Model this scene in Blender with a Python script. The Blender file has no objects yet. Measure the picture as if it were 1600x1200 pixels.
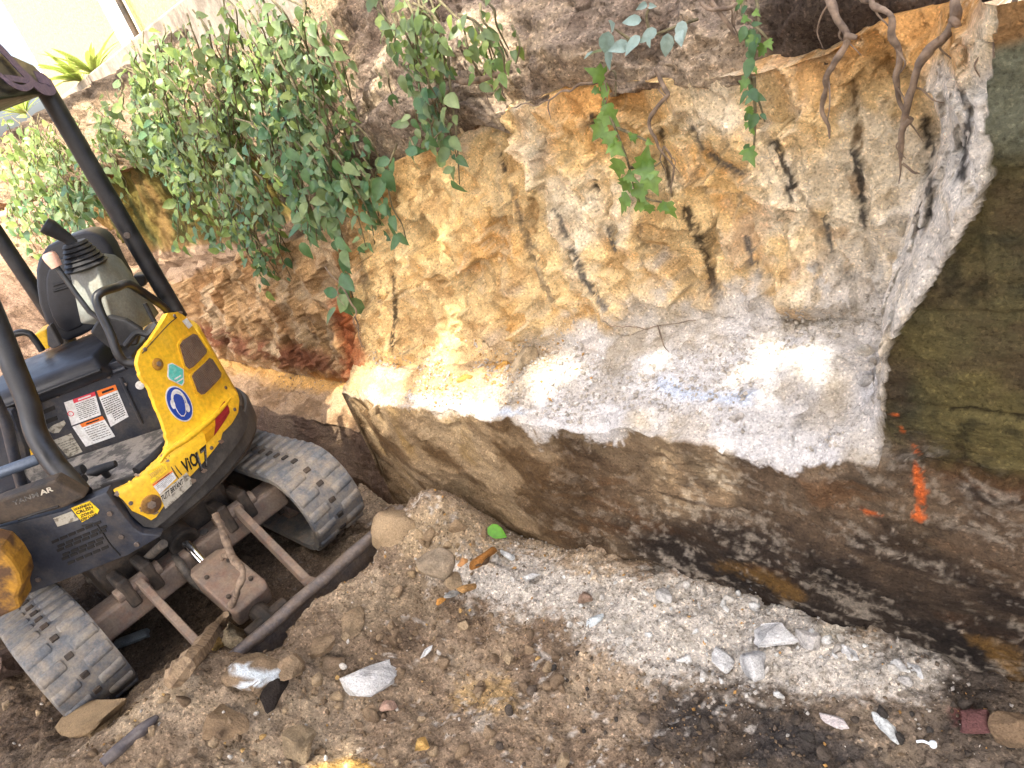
import bpy, bmesh, math, random
import numpy as np
from mathutils import Vector, Matrix
random.seed(7); rng = np.random.default_rng(7)
scene = bpy.context.scene
COL = scene.collection
# ------------------------------------------------------------------ camera
F_PX, EYE = 1200.0, 1.65            # focal length in photo pixels, eye height in metres
_d = np.array([896, 2307, F_PX]); _d /= np.linalg.norm(_d)          # plumb line seen by the camera
AZ = -_d
_s = np.array([-1180, -165, F_PX]); _s -= _s.dot(_d)*_d; _s /= np.linalg.norm(_s)
AX = -_s; AY = np.cross(AZ, AX)     # world x runs along the rock wall, y into it
CAM = np.array([0, 0, EYE])
cd = bpy.data.cameras.new('camera'); cam = bpy.data.objects.new('camera', cd); COL.objects.link(cam)
cd.sensor_width = 36; cd.lens = 36*F_PX/1600; cd.clip_start = 0.02; cd.clip_end = 500
def _w(v): v = np.array(v, float); return Vector((v@AX, v@AY, v@AZ))
_r, _u, _b = _w((1,0,0)), _w((0,-1,0)), _w((0,0,-1))
cam.matrix_world = Matrix(((_r.x,_u.x,_b.x,0),(_r.y,_u.y,_b.y,0),(_r.z,_u.z,_b.z,EYE),(0,0,0,1)))
scene.camera = cam
scene.render.resolution_x, scene.render.resolution_y = 1024, 768
# ------------------------------------------------------------------ sky, sun, exposure
SUN = np.array([0.25, -0.50, 0.83]); SUN /= np.linalg.norm(SUN)    # from the scene towards the sun
world = bpy.data.worlds.new('World'); scene.world = world; world.use_nodes = True
wn = world.node_tree.nodes; wl = world.node_tree.links
sky = wn.new('ShaderNodeTexSky'); sky.sky_type = 'NISHITA'; sky.sun_disc = False
sky.sun_elevation = math.asin(SUN[2]); sky.sun_rotation = math.atan2(SUN[0], SUN[1])
sky.air_density = 0.8; sky.dust_density = 7.0; sky.ozone_density = 0.2
wl.new(sky.outputs[0], wn['Background'].inputs[0]); wn['Background'].inputs[1].default_value = 0.15
sd = bpy.data.lights.new('sun', 'SUN'); sd.energy = 2.0; sd.angle = math.radians(0.5); sd.color = (1.0, 0.93, 0.80)
sun = bpy.data.objects.new('sun', sd); COL.objects.link(sun)
sun.rotation_euler = Vector(SUN).to_track_quat('Z', 'Y').to_euler()
vs = scene.view_settings; vs.view_transform = 'Standard'; vs.look = 'None'; vs.gamma = 1; vs.exposure = 2.5; vs.use_curve_mapping = False
scene.cycles.max_bounces = 6; scene.cycles.diffuse_bounces = 4

# ------------------------------------------------------------------ helpers: pixels of the photo <-> points of the place
def ray(u, v):
    r = np.array([u-800, v-600, F_PX], float); return np.array([r@AX, r@AY, r@AZ])
def onz(u, v, z): w = ray(u, v); return CAM + w*((z-EYE)/w[2])
def ony(u, v, y): w = ray(u, v); return CAM + w*(y/w[1])
def project(p):
    q = np.asarray(p, float)-CAM
    c = q[..., 0:1]*AX + q[..., 1:2]*AY + q[..., 2:3]*AZ
    dz = np.maximum(c[..., 2], 0.05)
    return 800+F_PX*c[..., 0]/dz, 600+F_PX*c[..., 1]/dz, c[..., 2]
def lin(r, g, b):
    c = np.array([r, g, b], float)/255
    return np.where(c <= 0.04045, c/12.92, ((c+0.055)/1.055)**2.4)
def rgba(r, g, b): c = lin(r, g, b); return (float(c[0]), float(c[1]), float(c[2]), 1)
# ------------------------------------------------------------------ noise
def _hash(ix, iy, iz, seed):
    with np.errstate(over='ignore'):
        h = ix.astype(np.uint32)*np.uint32(374761393) + iy.astype(np.uint32)*np.uint32(668265263) + iz.astype(np.uint32)*np.uint32(2246822519) + np.uint32(seed*3266489917 & 0xffffffff)
        h = (h ^ (h >> np.uint32(13)))*np.uint32(1274126177); h = (h ^ (h >> np.uint32(16)))*np.uint32(2654435761)
        h = h ^ (h >> np.uint32(15))
    return h.astype(np.float64)/4294967295.0
def vnoise(p, seed=0):
    p = np.asarray(p, float); f = np.floor(p); i = f.astype(np.int64); t = p-f; t = t*t*t*(t*(t*6-15)+10)
    r = 0
    for dx in (0, 1):
        for dy in (0, 1):
            for dz in (0, 1):
                w = (t[:, 0] if dx else 1-t[:, 0])*(t[:, 1] if dy else 1-t[:, 1])*(t[:, 2] if dz else 1-t[:, 2])
                r = r + w*_hash(i[:, 0]+dx, i[:, 1]+dy, i[:, 2]+dz, seed)
    return r
def fbm(p, scale=1.0, octv=4, seed=0, gain=0.5):          # about -1..1
    p = np.asarray(p, float)*scale; a, s, tot = 1.0, 0, 0
    for o in range(octv):
        s = s + a*(vnoise(p+o*17.3, seed+o)*2-1); tot += a; a *= gain; p = p*2.03
    return s/tot*1.5
def cells(p, scale, seed=0):
    """nearest cell of a jittered grid: (random id 0..1, offset from its point, F2-F1)"""
    p = np.asarray(p, float)*scale; b = np.floor(p).astype(np.int64)
    f1 = np.full(len(p), 9.0); f2 = np.full(len(p), 9.0); idv = np.zeros(len(p)); off = np.zeros((len(p), 3))
    for dx in (-1, 0, 1):
        for dy in (-1, 0, 1):
            for dz in (-1, 0, 1):
                c = b+np.array([dx, dy, dz])
                q = np.stack([c[:, k]+_hash(c[:, 0], c[:, 1], c[:, 2], seed+k+1) for k in range(3)], 1)
                o = p-q; d = (o*o).sum(1); near = d < f1
                f2 = np.where(near, f1, np.minimum(f2, d)); f1 = np.where(near, d, f1)
                idv = np.where(near, _hash(c[:, 0], c[:, 1], c[:, 2], seed+9), idv); off[near] = o[near]
    return idv, off/scale, np.sqrt(f2)-np.sqrt(f1)
def facets(p, scale, seed, tilt=0.35):                    # chunky broken-rock relief, in units of the cell size
    i, o, e = cells(p, scale, seed); j = (i*7919) % 1; k = (i*3571) % 1
    return (i-0.5)/scale*0.5 + tilt*((j-0.5)*o[:, 0]+(k-0.5)*o[:, 2])*2, e
def sstep(a, b, x): t = np.clip((x-a)/(b-a), 0, 1); return t*t*(3-2*t)
def mix(a, b, t): t = np.clip(t, 0, 1)[:, None]; return a*(1-t)+b*t
def polydist(px, py, pts):                                # distance to a polyline given in photo pixels
    d = np.full(len(px), 1e9)
    for (x0, y0), (x1, y1) in zip(pts[:-1], pts[1:]):
        vx, vy = x1-x0, y1-y0; t = np.clip(((px-x0)*vx+(py-y0)*vy)/(vx*vx+vy*vy), 0, 1)
        d = np.minimum(d, np.hypot(px-x0-t*vx, py-y0-t*vy))
    return d
def insidepoly(px, py, pts):                              # signed distance, positive inside
    ins = np.zeros(len(px), bool); n = len(pts)
    for k in range(n):
        (x0, y0), (x1, y1) = pts[k], pts[(k+1) % n]
        c = ((y0 > py) != (y1 > py)) & (px < (x1-x0)*(py-y0)/((y1-y0) or 1e-9)+x0); ins ^= c
    d = polydist(px, py, list(pts)+[pts[0]])
    return np.where(ins, d, -d)
# ------------------------------------------------------------------ meshes
ROOT = {}
def grid_object(name, V, nu, nv, colr, mat):
    me = bpy.data.meshes.new(name); n = nu*nv
    i = np.arange(nu*nv).reshape(nu, nv)
    q = np.stack([i[:-1, :-1], i[1:, :-1], i[1:, 1:], i[:-1, 1:]], -1).reshape(-1, 4)
    me.vertices.add(n); me.vertices.foreach_set('co', V.astype(np.float32).ravel())
    me.loops.add(q.size); me.loops.foreach_set('vertex_index', q.astype(np.int32).ravel())
    me.polygons.add(len(q)); me.polygons.foreach_set('loop_start', np.arange(0, q.size, 4, dtype=np.int32)); me.polygons.foreach_set('loop_total', np.full(len(q), 4, np.int32))
    me.polygons.foreach_set('use_smooth', np.ones(len(q), bool))
    me.update(calc_edges=True)
    setcol(me, colr); me.materials.append(mat)
    o = bpy.data.objects.new(name, me); COL.objects.link(o); return o
def setcol(me, c):
    a = me.color_attributes.new('Col', 'FLOAT_COLOR', 'POINT'); c = np.asarray(c, float)
    a.data.foreach_set('color', np.concatenate([np.clip(c, 0, 1), np.ones((len(c), 1))], 1).astype(np.float32).ravel())
def tag(o, label=None, cat=None, group=None, kind=None):
    if label: o['label'] = label
    if cat: o['category'] = cat
    if group: o['group'] = group
    if kind: o['kind'] = kind
    return o
def empty(name, loc, label=None, cat=None, group=None):
    o = bpy.data.objects.new(name, None); COL.objects.link(o); o.location = loc; o.empty_display_size = 0.1
    ROOT[o] = np.array(loc, float); return tag(o, label, cat, group)
def mk(name, parts, mat, parent=None, bevel=0.0, seg=2, smooth=False, origin=None):
    """link ONE mesh object from a list of (verts, faces) pieces given in world coordinates"""
    off = ROOT.get(parent) if parent is not None else (np.array(origin, float) if origin is not None else np.zeros(3))
    vv, ff = [], []
    for v, f in parts:
        b = len(vv); vv += [tuple(np.asarray(p, float)-off) for p in v]; ff += [tuple(k+b for k in q) for q in f]
    me = bpy.data.meshes.new(name); me.from_pydata(vv, [], ff)
    bm = bmesh.new(); bm.from_mesh(me)
    bmesh.ops.recalc_face_normals(bm, faces=bm.faces)
    if bevel > 0:
        es = [e for e in bm.edges if len(e.link_faces) == 2 and e.calc_face_angle(0) > 0.45]
        bmesh.ops.bevel(bm, geom=es, offset=bevel, segments=seg, affect='EDGES', profile=0.5, clamp_overlap=True)
    if smooth:
        for f in bm.faces: f.smooth = True
        for e in bm.edges:
            if len(e.link_faces) == 2 and e.calc_face_angle(0) > 0.7: e.smooth = False
    bm.to_mesh(me); bm.free()
    if mat is not None: me.materials.append(mat)
    o = bpy.data.objects.new(name, me); COL.objects.link(o)
    if parent is not None: o.parent = parent; ROOT[o] = off
    else: o.location = off
    return o
def prism(poly, ext):
    poly = [np.asarray(p, float) for p in poly]; n = len(poly); ext = np.asarray(ext, float)
    return (poly+[p+ext for p in poly], [tuple(range(n)), tuple(range(2*n-1, n-1, -1))]+[(k, (k+1) % n, n+(k+1) % n, n+k) for k in range(n)])
def obox(c, ax, ay, az):                                  # centre and three half-axis vectors
    c, ax, ay, az = (np.asarray(k, float) for k in (c, ax, ay, az))
    v = [c+i*ax+j*ay+k*az for k in (-1, 1) for j in (-1, 1) for i in (-1, 1)]
    return (v, [(0,2,3,1),(4,5,7,6),(0,1,5,4),(2,6,7,3),(0,4,6,2),(1,3,7,5)])
def wbox(x0, x1, y0, y1, z0, z1):
    return obox(((x0+x1)/2, (y0+y1)/2, (z0+z1)/2), ((x1-x0)/2, 0, 0), (0, (y1-y0)/2, 0), (0, 0, (z1-z0)/2))
def smoothpath(pts, n=6):
    pts = [np.asarray(p, float) for p in pts]
    if len(pts) < 3: return pts
    P = [2*pts[0]-pts[1]]+pts+[2*pts[-1]-pts[-2]]; out = []
    for k in range(1, len(P)-2):
        for s in range(n):
            t = s/n; a, b, c, d = P[k-1], P[k], P[k+1], P[k+2]
            out.append(0.5*((2*b)+(-a+c)*t+(2*a-5*b+4*c-d)*t*t+(-a+3*b-3*c+d)*t**3))
    return out+[pts[-1]]
def tube(pts, r, seg=10, caps=True, flat=1.0):
    pts = [np.asarray(p, float) for p in pts]; n = len(pts)
    rr = r if hasattr(r, '__len__') else [r]*n
    if len(rr) != n: rr = np.interp(np.linspace(0, 1, n), np.linspace(0, 1, len(rr)), rr)
    v, f = [], []; up = None
    for k in range(n):
        t = pts[min(k+1, n-1)]-pts[max(k-1, 0)]; t = t/(np.linalg.norm(t)+1e-9)
        if up is None: up = np.array([0, 0, 1.0]) if abs(t[2]) < 0.9 else np.array([1.0, 0, 0])
        s = np.cross(t, up); s /= np.linalg.norm(s)+1e-9; up = np.cross(s, t)
        for j in range(seg):
            a = 2*math.pi*j/seg; v.append(pts[k]+rr[k]*(math.cos(a)*s*flat+math.sin(a)*up))
    for k in range(n-1):
        for j in range(seg): f.append((k*seg+j, k*seg+(j+1) % seg, (k+1)*seg+(j+1) % seg, (k+1)*seg+j))
    if caps: f += [tuple(range(seg-1, -1, -1)), tuple(range((n-1)*seg, n*seg))]
    return (v, f)
def hull(pts):
    bm = bmesh.new()
    for p in pts: bm.verts.new(Vector(p))
    r = bmesh.ops.convex_hull(bm, input=bm.verts)
    dead = [g for g in r['geom_interior'] if isinstance(g, bmesh.types.BMVert)]
    if dead: bmesh.ops.delete(bm, geom=dead, context='VERTS')
    bm.verts.index_update(); out = ([tuple(v.co) for v in bm.verts], [tuple(v.index for v in f.verts) for f in bm.faces]); bm.free(); return out
# ------------------------------------------------------------------ materials
def nodes(name):
    m = bpy.data.materials.new(name); m.use_nodes = True; nt = m.node_tree; return m, nt, nt.nodes['Principled BSDF']
def N(nt, t, **kw):
    n = nt.nodes.new(t)
    for k, v in kw.items():
        if k.startswith('i_'): n.inputs[k[2:]].default_value = v
        else: setattr(n, k, v)
    return n
def noise_node(nt, scale, detail=4, rough=0.55):
    tc = nt.nodes.get('Geo') or nt.nodes.new('ShaderNodeNewGeometry'); tc.name = 'Geo'
    n = N(nt, 'ShaderNodeTexNoise'); n.inputs['Scale'].default_value = scale; n.inputs['Detail'].default_value = detail; n.inputs['Roughness'].default_value = rough
    nt.links.new(tc.outputs['Position'], n.inputs['Vector']); return n
def ramp(nt, src, stops):
    r = N(nt, 'ShaderNodeValToRGB'); e = r.color_ramp.elements
    while len(e) < len(stops): e.new(0.5)
    for k, (p, c) in enumerate(stops): e[k].position = p; e[k].color = c if len(c) == 4 else (*c, 1)
    nt.links.new(src, r.inputs[0]); return r
def mixc(nt, fac, a, b, mode='MIX'):
    m = N(nt, 'ShaderNodeMix', data_type='RGBA', blend_type=mode)
    for s, k in ((fac, 0), (a, 6), (b, 7)):
        if hasattr(s, 'is_linked') or isinstance(s, bpy.types.NodeSocket): nt.links.new(s, m.inputs[k])
        else: m.inputs[k].default_value = s
    return m.outputs[2]
def bump(nt, bs, layers):
    prev = None
    for n, st, dist in layers:
        b = N(nt, 'ShaderNodeBump'); b.inputs['Strength'].default_value = st; b.inputs['Distance'].default_value = dist
        nt.links.new(n, b.inputs['Height'])
        if prev: nt.links.new(prev, b.inputs['Normal'])
        prev = b.outputs[0]
    nt.links.new(prev, bs.inputs['Normal'])
def earth_material(name, grain=1.0, contrast=0.35, rough=0.95, grains=0.8, rel=1.0, strata=0.0):
    """colour from the mesh's own Col attribute, broken up by mineral grain and fine relief"""
    m, nt, bs = nodes(name)
    at = N(nt, 'ShaderNodeAttribute', attribute_name='Col')
    n1 = noise_node(nt, 42*grain, 6, 0.7); n2 = noise_node(nt, 165*grain, 5, 0.75); n3 = noise_node(nt, 13*grain, 6, 0.65)
    lo, hi = 1-contrast, 1+contrast
    r1 = ramp(nt, n1.outputs[0], [(0.3, (lo, lo, lo)), (0.7, (hi, hi*0.98, hi*0.95))])
    r2 = ramp(nt, n2.outputs[0], [(0.30, (lo*0.5,)*3), (0.44, (0.95, 0.95, 0.95)), (0.56, (1.08, 1.08, 1.08)), (0.70, (hi*1.4,)*3)])
    c = mixc(nt, 1.0, at.outputs['Color'], r1.outputs[0], 'MULTIPLY'); c = mixc(nt, 1.0, c, r2.outputs[0], 'MULTIPLY')
    # scattered light and dark mineral grains
    g = nt.nodes['Geo']; vo = N(nt, 'ShaderNodeTexVoronoi'); vo.inputs['Scale'].default_value = 190*grain; nt.links.new(g.outputs['Position'], vo.inputs['Vector'])
    sx = N(nt, 'ShaderNodeSeparateColor'); nt.links.new(vo.outputs['Color'], sx.inputs[0])
    gl = ramp(nt, sx.outputs[0], [(0.90, (0, 0, 0)), (0.93, (grains,)*3)]); gd = ramp(nt, sx.outputs[1], [(0.90, (0, 0, 0)), (0.93, (grains,)*3)])
    lt = mixc(nt, 1.0, c, (1.7, 1.65, 1.6, 1), 'MULTIPLY'); c = mixc(nt, gl.outputs[0], c, lt); dkc = mixc(nt, 1.0, c, (0.5, 0.48, 0.46, 1), 'MULTIPLY'); c = mixc(nt, gd.outputs[0], c, dkc)
    nt.links.new(c, bs.inputs['Base Color']); bs.inputs['Roughness'].default_value = rough; bs.inputs['Specular IOR Level'].default_value = 0.15
    lay = []
    if strata:                                            # fine ragged bedding, longer along the beds than across
        mp = N(nt, 'ShaderNodeMapping'); mp.inputs['Scale'].default_value = (22, 22, 85); mp.inputs['Rotation'].default_value = (0, math.radians(-9), 0); nt.links.new(g.outputs['Position'], mp.inputs['Vector'])
        ns = N(nt, 'ShaderNodeTexNoise'); ns.inputs['Scale'].default_value = 1.0; ns.inputs['Detail'].default_value = 7; ns.inputs['Roughness'].default_value = 0.72; ns.inputs['Distortion'].default_value = 0.6; nt.links.new(mp.outputs[0], ns.inputs['Vector']); lay = [(ns.outputs[0], strata, 0.02)]
    bump(nt, bs, [(n3.outputs[0], 0.6*rel, 0.03), (n1.outputs[0], 1.0*rel, 0.018), (n2.outputs[0], 0.9, 0.006)]+lay)
    return m
def solid(name, c, rough=0.6, metal=0.0, c2=None, scale=12, lo=0.45, hi=0.6, bmp=0.15, fine=120, spec=0.4, dirt=None, dirtlo=0.42, speck=None, specklo=0.66):
    m, nt, bs = nodes(name); base = rgba(*c)
    n1 = noise_node(nt, scale, 6, 0.65); n2 = noise_node(nt, fine, 4, 0.6)
    col = base
    if c2 is not None:
        r = ramp(nt, n1.outputs[0], [(lo, (0, 0, 0)), (hi, (1, 1, 1))]); col = mixc(nt, r.outputs[0], base, rgba(*c2))
    if dirt is not None:
        n3 = noise_node(nt, scale*0.55, 7, 0.75); r3 = ramp(nt, n3.outputs[0], [(dirtlo, (0, 0, 0)), (dirtlo+0.3, (0.85, 0.85, 0.85))]); col = mixc(nt, r3.outputs[0], col, rgba(*dirt))
    if speck is not None:
        n4 = noise_node(nt, 34, 8, 0.8); r4 = ramp(nt, n4.outputs[0], [(specklo, (0, 0, 0)), (specklo+0.03, (0.9, 0.9, 0.9))]); col = mixc(nt, r4.outputs[0], col, rgba(*speck))
    r2 = ramp(nt, n2.outputs[0], [(0.3, (0.8, 0.8, 0.8)), (0.7, (1.15, 1.15, 1.15))])
    col = mixc(nt, 1.0, col, r2.outputs[0], 'MULTIPLY')
    nt.links.new(col, bs.inputs['Base Color']); bs.inputs['Metallic'].default_value = metal; bs.inputs['Specular IOR Level'].default_value = spec
    rr = ramp(nt, n1.outputs[0], [(0.3, (max(rough-0.12, 0.05),)*3), (0.7, (min(rough+0.15, 1),)*3)]); nt.links.new(rr.outputs[0], bs.inputs['Roughness'])
    if bmp: bump(nt, bs, [(n1.outputs[0], bmp, 0.01), (n2.outputs[0], bmp, 0.003)])
    return m
def leaf_material(name, c, c2, under):
    m, nt, bs = nodes(name)
    oi = N(nt, 'ShaderNodeObjectInfo'); n1 = noise_node(nt, 60, 3)
    a = mixc(nt, oi.outputs['Random'], rgba(*c), rgba(*c2))
    g = nt.nodes['Geo']; a = mixc(nt, g.outputs['Backfacing'], a, rgba(*under))
    r2 = ramp(nt, n1.outputs[0], [(0.3, (0.75, 0.75, 0.75)), (0.7, (1.2, 1.2, 1.2))]); a = mixc(nt, 1.0, a, r2.outputs[0], 'MULTIPLY')
    nt.links.new(a, bs.inputs['Base Color']); bs.inputs['Roughness'].default_value = 0.42; bs.inputs['Specular IOR Level'].default_value = 0.5
    tr = N(nt, 'ShaderNodeBsdfTranslucent'); nt.links.new(mixc(nt, 0.35, a, rgba(150, 180, 50)), tr.inputs[0])
    ms = N(nt, 'ShaderNodeMixShader'); ms.inputs[0].default_value = 0.28
    nt.links.new(bs.outputs[0], ms.inputs[1]); nt.links.new(tr.outputs[0], ms.inputs[2]); nt.links.new(ms.outputs[0], nt.nodes['Material Output'].inputs[0])
    return m
M = {}
M['rock'] = earth_material('sandstone', 1.0, 0.16, rel=0.3, grains=0.5, strata=0.5)
M['soil'] = earth_material('soil', 0.8, 0.42)
M['ground'] = earth_material('dirt', 0.9, 0.42)
M['stone'] = earth_material('loose_stone', 1.3, 0.12, grains=0.25, rel=0.5)
# ================================================================== THE ROCK WALL
def T(pts): a = np.array(sorted(pts)); return lambda x: np.interp(x, a[:, 0], a[:, 1])
toe_y = T([(-9,1.30),(-4.0,1.26),(-2.9,1.24),(-2.5,1.24),(-2.17,1.17),(-1.9,1.20),(-1.55,1.20),(-1.2,1.25),(-0.86,1.28),(-0.5,1.28),(-0.3,1.29),(0.6,1.27),(3,1.3)])
def lip_table():
    t = [(-9,0.14),(-3.6,0.17),(-2.9,0.20)]
    for u, v in [(537,617),(600,630),(660,638),(790,652),(900,672),(1000,675),(1113,690),(1233,722),(1337,715)]:
        yy = 1.21
        for _ in range(3): p = ony(u, v, yy); yy = float(toe_y(p[0]))-0.015
        t.append((p[0], p[2]))
    return t
_lip = lip_table(); X_PROW = min(p[0] for p in _lip if p[1] > 0.35)
_lip += [(X_PROW-0.012, 0.17)]
lip_z = T(_lip+[(-0.5,0.62),(3,0.62)])
base_y = T([(-9,1.75),(-4.6,1.66),(-3.4,1.60),(X_PROW-0.16,1.56),(X_PROW-0.05,1.34),(X_PROW+0.06,1.30),(-2.0,1.37),(-1.75,1.43),(-1.45,1.53),(-1.15,1.60),(-0.75,1.60),(3,1.60)])
base_z = T([(-9,0.2),(-4.5,0.2),(-3.3,0.25),(X_PROW-0.1,0.25),(X_PROW+0.02,0.60),(-2.0,0.62),(-1.45,0.66),(-1.15,0.71),(-0.75,0.72),(-0.55,0.70),(3,0.7)])
top_y = T([(-9,1.85),(-4.6,1.74),(-3.4,1.70),(-2.7,1.66),(-2.3,1.56),(-1.8,1.62),(-1.2,1.70),(3,1.70)])
top_z = T([(-9,0.62),(-5.2,0.72),(-4.3,0.85),(-3.6,0.95),(-3.0,1.02),(-2.63,1.13),(-2.2,1.275),(-1.81,1.34),(-1.44,1.37),(-1.19,1.34),(-1.03,1.32),(-0.85,1.305),(-0.75,1.31),(-0.61,1.36),(-0.5,1.36),(-0.4,1.36),(3,1.38)])
def edge_x(z): return np.interp(z, [0.60,0.68,0.76,0.86,0.94,1.03,1.10,1.17,1.24,1.32,1.4], [-0.57,-0.555,-0.546,-0.527,-0.475,-0.418,-0.376,-0.344,-0.353,-0.345,-0.33])
front_y = T([(-9,1.28),(-0.5,1.29),(0.2,1.29),(3,1.3)])
def build_cliff():
    xs = np.concatenate([np.arange(-9, -5, 0.06), np.arange(-5, -2.9, 0.018), np.arange(-2.9, -0.9, 0.0068), np.arange(-0.9, 0.35, 0.0055), np.arange(0.35, 3, 0.06)])
    cnt = [8, 105, 62, 125, 16, 36, 10]       # samples along each profile segment
    # profile points: buried toe, toe, lip, wall base, wall top, back shelf, back wall top, end under the soil
    left = sstep(-2.7, -3.6, xs)
    ty, lz, by, bz, wy, wz = toe_y(xs), lip_z(xs), base_y(xs), base_z(xs), top_y(xs), top_z(xs)
    ly = ty-0.02+np.where(xs < X_PROW-0.03, 0.14, 0)
    pts = np.stack([np.stack([ty, ty*0-0.2], 1), np.stack([ty, ty*0], 1), np.stack([ly, lz], 1), np.stack([by, bz], 1), np.stack([wy, wz], 1),
                    np.stack([wy+0.04+left*0.42, wz+0.01-left*0.03], 1), np.stack([wy+0.07+left*0.45, wz+0.02+left*(1.50-wz)], 1), np.stack([wy+0.35+left*0.45, wz+0.05+left*(1.54-wz)], 1)], 1)
    Y, Zv, S = [], [], []
    for k, c in enumerate(cnt):
        tt = np.linspace(0, 1, c, endpoint=(k == len(cnt)-1))
        for t in tt:
            e = t
            Y.append(pts[:, k, 0]*(1-e)+pts[:, k+1, 0]*e); Zv.append(pts[:, k, 1]*(1-e)+pts[:, k+1, 1]*e); S.append(np.full(len(xs), k+t))
    Y, Zv, S = (np.stack(a, 1) for a in (Y, Zv, S)); nu, nv = Y.shape
    X = np.repeat(xs[:, None], nv, 1)
    X, Y, Zv, S = X.ravel(), Y.ravel(), Zv.ravel(), S.ravel()
    # the cut stops at the right: everything beyond the edge is the old front face
    right = X > -0.75
    xe = edge_x(Zv); w = 0.10+0.10*sstep(0.75, 1.2, Zv)
    t = sstep(0, 1, (X-(xe-w))/w)**0.8
    fy = front_y(X)+0.012*fbm(np.stack([X, X*0, Zv], 1), 4, 3, 5)
    up = S > 1.99
    Y = np.where(right & up, Y*(1-t)+np.minimum(fy, Y)*t, Y)
    oldface = right & (X > xe-0.004) & (Zv > 0.05)
    p = np.stack([X, Y, Zv], 1)
    u, v, dep = project(p)
    # ---------- relief
    lower = (S < 2.0); ledge = (S >= 2.0) & (S < 3.0) & ~oldface; wall = (S >= 3.0) & (S < 4.05) & ~oldface; back = S >= 4.05
    f1, e1 = facets(p*np.array([1, 1, 1.25]), 6.5, 3); f2, e2 = facets(p*np.array([1, 1, 1.7]), 17, 4); f3, _ = facets(p, 48, 5)
    n_big = fbm(p, 2.2, 3, 11); n_mid = fbm(p, 9, 4, 12); n_fine = fbm(p, 34, 4, 13); n_grit = fbm(p, 110, 2, 14)
    # scalloped pick marks, longer down the face than across
    ca, sa = math.cos(math.radians(24)), math.sin(math.radians(24)); qa, qb = X*ca+Zv*sa, -X*sa+Zv*ca
    wob = 0.035*fbm(p, 5, 3, 15); wob2 = 0.03*fbm(p, 6, 3, 16)
    pc = np.stack([(qa+wob)*1.25, Y*0.6, (qb+wob2)*0.75], 1)
    ia, oa, ea = cells(pc, 6.0, 6); ib, ob, eb = cells(pc, 15.0, 7); ic, oc, ec = cells(pc*np.array([1, 1, 1.3]), 38.0, 8)
    Fa = np.linalg.norm(oa, axis=1)*6; Fb = np.linalg.norm(ob, axis=1)*15; Fc = np.linalg.norm(oc, axis=1)*38
    tla = (((ia*7919) % 1)-0.5)*oa[:, 0]+(((ia*3571) % 1)-0.5)*oa[:, 2]; tlb = (((ib*7919) % 1)-0.5)*ob[:, 0]+(((ib*3571) % 1)-0.2)*ob[:, 2]
    dwall = 0.050*(ia-0.5)+0.030*Fa**2+0.55*tla+0.016*(ib-0.5)+0.016*Fb**2+0.8*tlb+0.005*Fc**2+0.006*(ic-0.5)+0.022*n_big+0.004*n_mid+0.003*n_fine
    # drill grooves: half pipes leaning slightly, all along the cut
    lean = X+0.10*(Zv-0.7)+0.015*n_big
    gl = np.where(X < -2.55, 0.115, 0.155)
    ph = np.abs(((lean/gl) % 1)-0.5)*gl
    gmask = sstep(-0.25, 0.35, fbm(np.stack([np.floor(lean/gl), X*0, Zv*2.2], 1), 1.0, 2, 21))
    groove = np.exp(-(ph/0.014)**2)
    gam = np.where(X < -2.55, 0.022, 0.010)
    dwall = dwall-groove*gam*gmask
    for pts_, wd, dp, *_c in MARKS:
        dwall = dwall-np.exp(-(polydist(u, v, pts_)/wd)**2)*dp
    # lower face: weathered beds dipping to the right, shallow hollows
    dq = np.stack([0.74*X-0.67*Zv, Y, (0.67*X+0.74*Zv)*3.2], 1)
    bed = fbm(dq, 3.2, 5, 31); bed2 = 0.6*fbm(np.stack([X+0.4*Zv, Y, Zv*2.6+0.35*X], 1), 3.5, 6, 32, 0.6)+0.5*fbm(p, 7, 5, 34, 0.65)
    bl = sstep(-1.5, -0.9, X)
    flo, _ = facets(p*np.array([0.6, 1, 1.6]), 7, 33)
    dlow = 0.013*(bed*(1-bl)+bed2*bl)+0.02*n_big+0.005*n_mid+0.004*n_fine+0.22*flo+0.002*n_grit
    drub = np.where(X > X_PROW-.02, 0.014, 0.03)*n_mid+0.012*np.abs(n_fine)+0.0035*n_grit+0.30*np.maximum(f3, -0.005)
    zb = np.array([0.705, 0.905, 1.17]); zw = Zv-0.02*n_big-0.006*n_mid; bi = np.searchsorted(zb, zw).astype(float); xo = (bi*0.37) % 1; bx = np.floor((X+xo*0.5)/0.42)
    bh = _hash((bi+5).astype(np.int64), (bx+50).astype(np.int64), (bi*0).astype(np.int64), 44); joint = np.exp(-(np.min(np.abs(zw[:, None]-zb[None]), 1)/0.006)**2)
    dold = 0.014*(bh-0.5)-0.009*joint+0.004*bed2+0.003*n_mid+0.005*n_fine+0.002*n_grit
    dold_unused = 0.016*bed2+0.012*n_mid+0.006*n_fine+0.5*flo+0.010*np.sign(fbm(np.stack([X*0.4, X*0, Zv], 1), 7, 2, 35))
    dback = 0.05*n_big+0.02*n_mid+0.012*n_fine+0.4*f2
    fade = sstep(3.0, 3.12, S)
    d = np.where(lower, dlow, np.where(ledge, drub, np.where(back, dback, drub*0.5*(1-fade)+dwall*fade)))
    d = np.where(oldface & ~lower, dold, d)
    # ragged edge of the broken shelf
    rag = 0.02*fbm(np.stack([X, X*0, X*0], 1), 14, 4, 41)
    nz = np.where(ledge, 1.0, 0.0)
    p2 = p.copy()
    p2[:, 1] -= np.where(ledge, 0, d); p2[:, 2] += nz*d*sstep(0, 0.06, S-2)
    p2[:, 2] += np.where(lower, rag*sstep(1.5, 2, S), np.where(ledge, rag*(1-sstep(2, 2.5, S)), 0))
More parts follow.
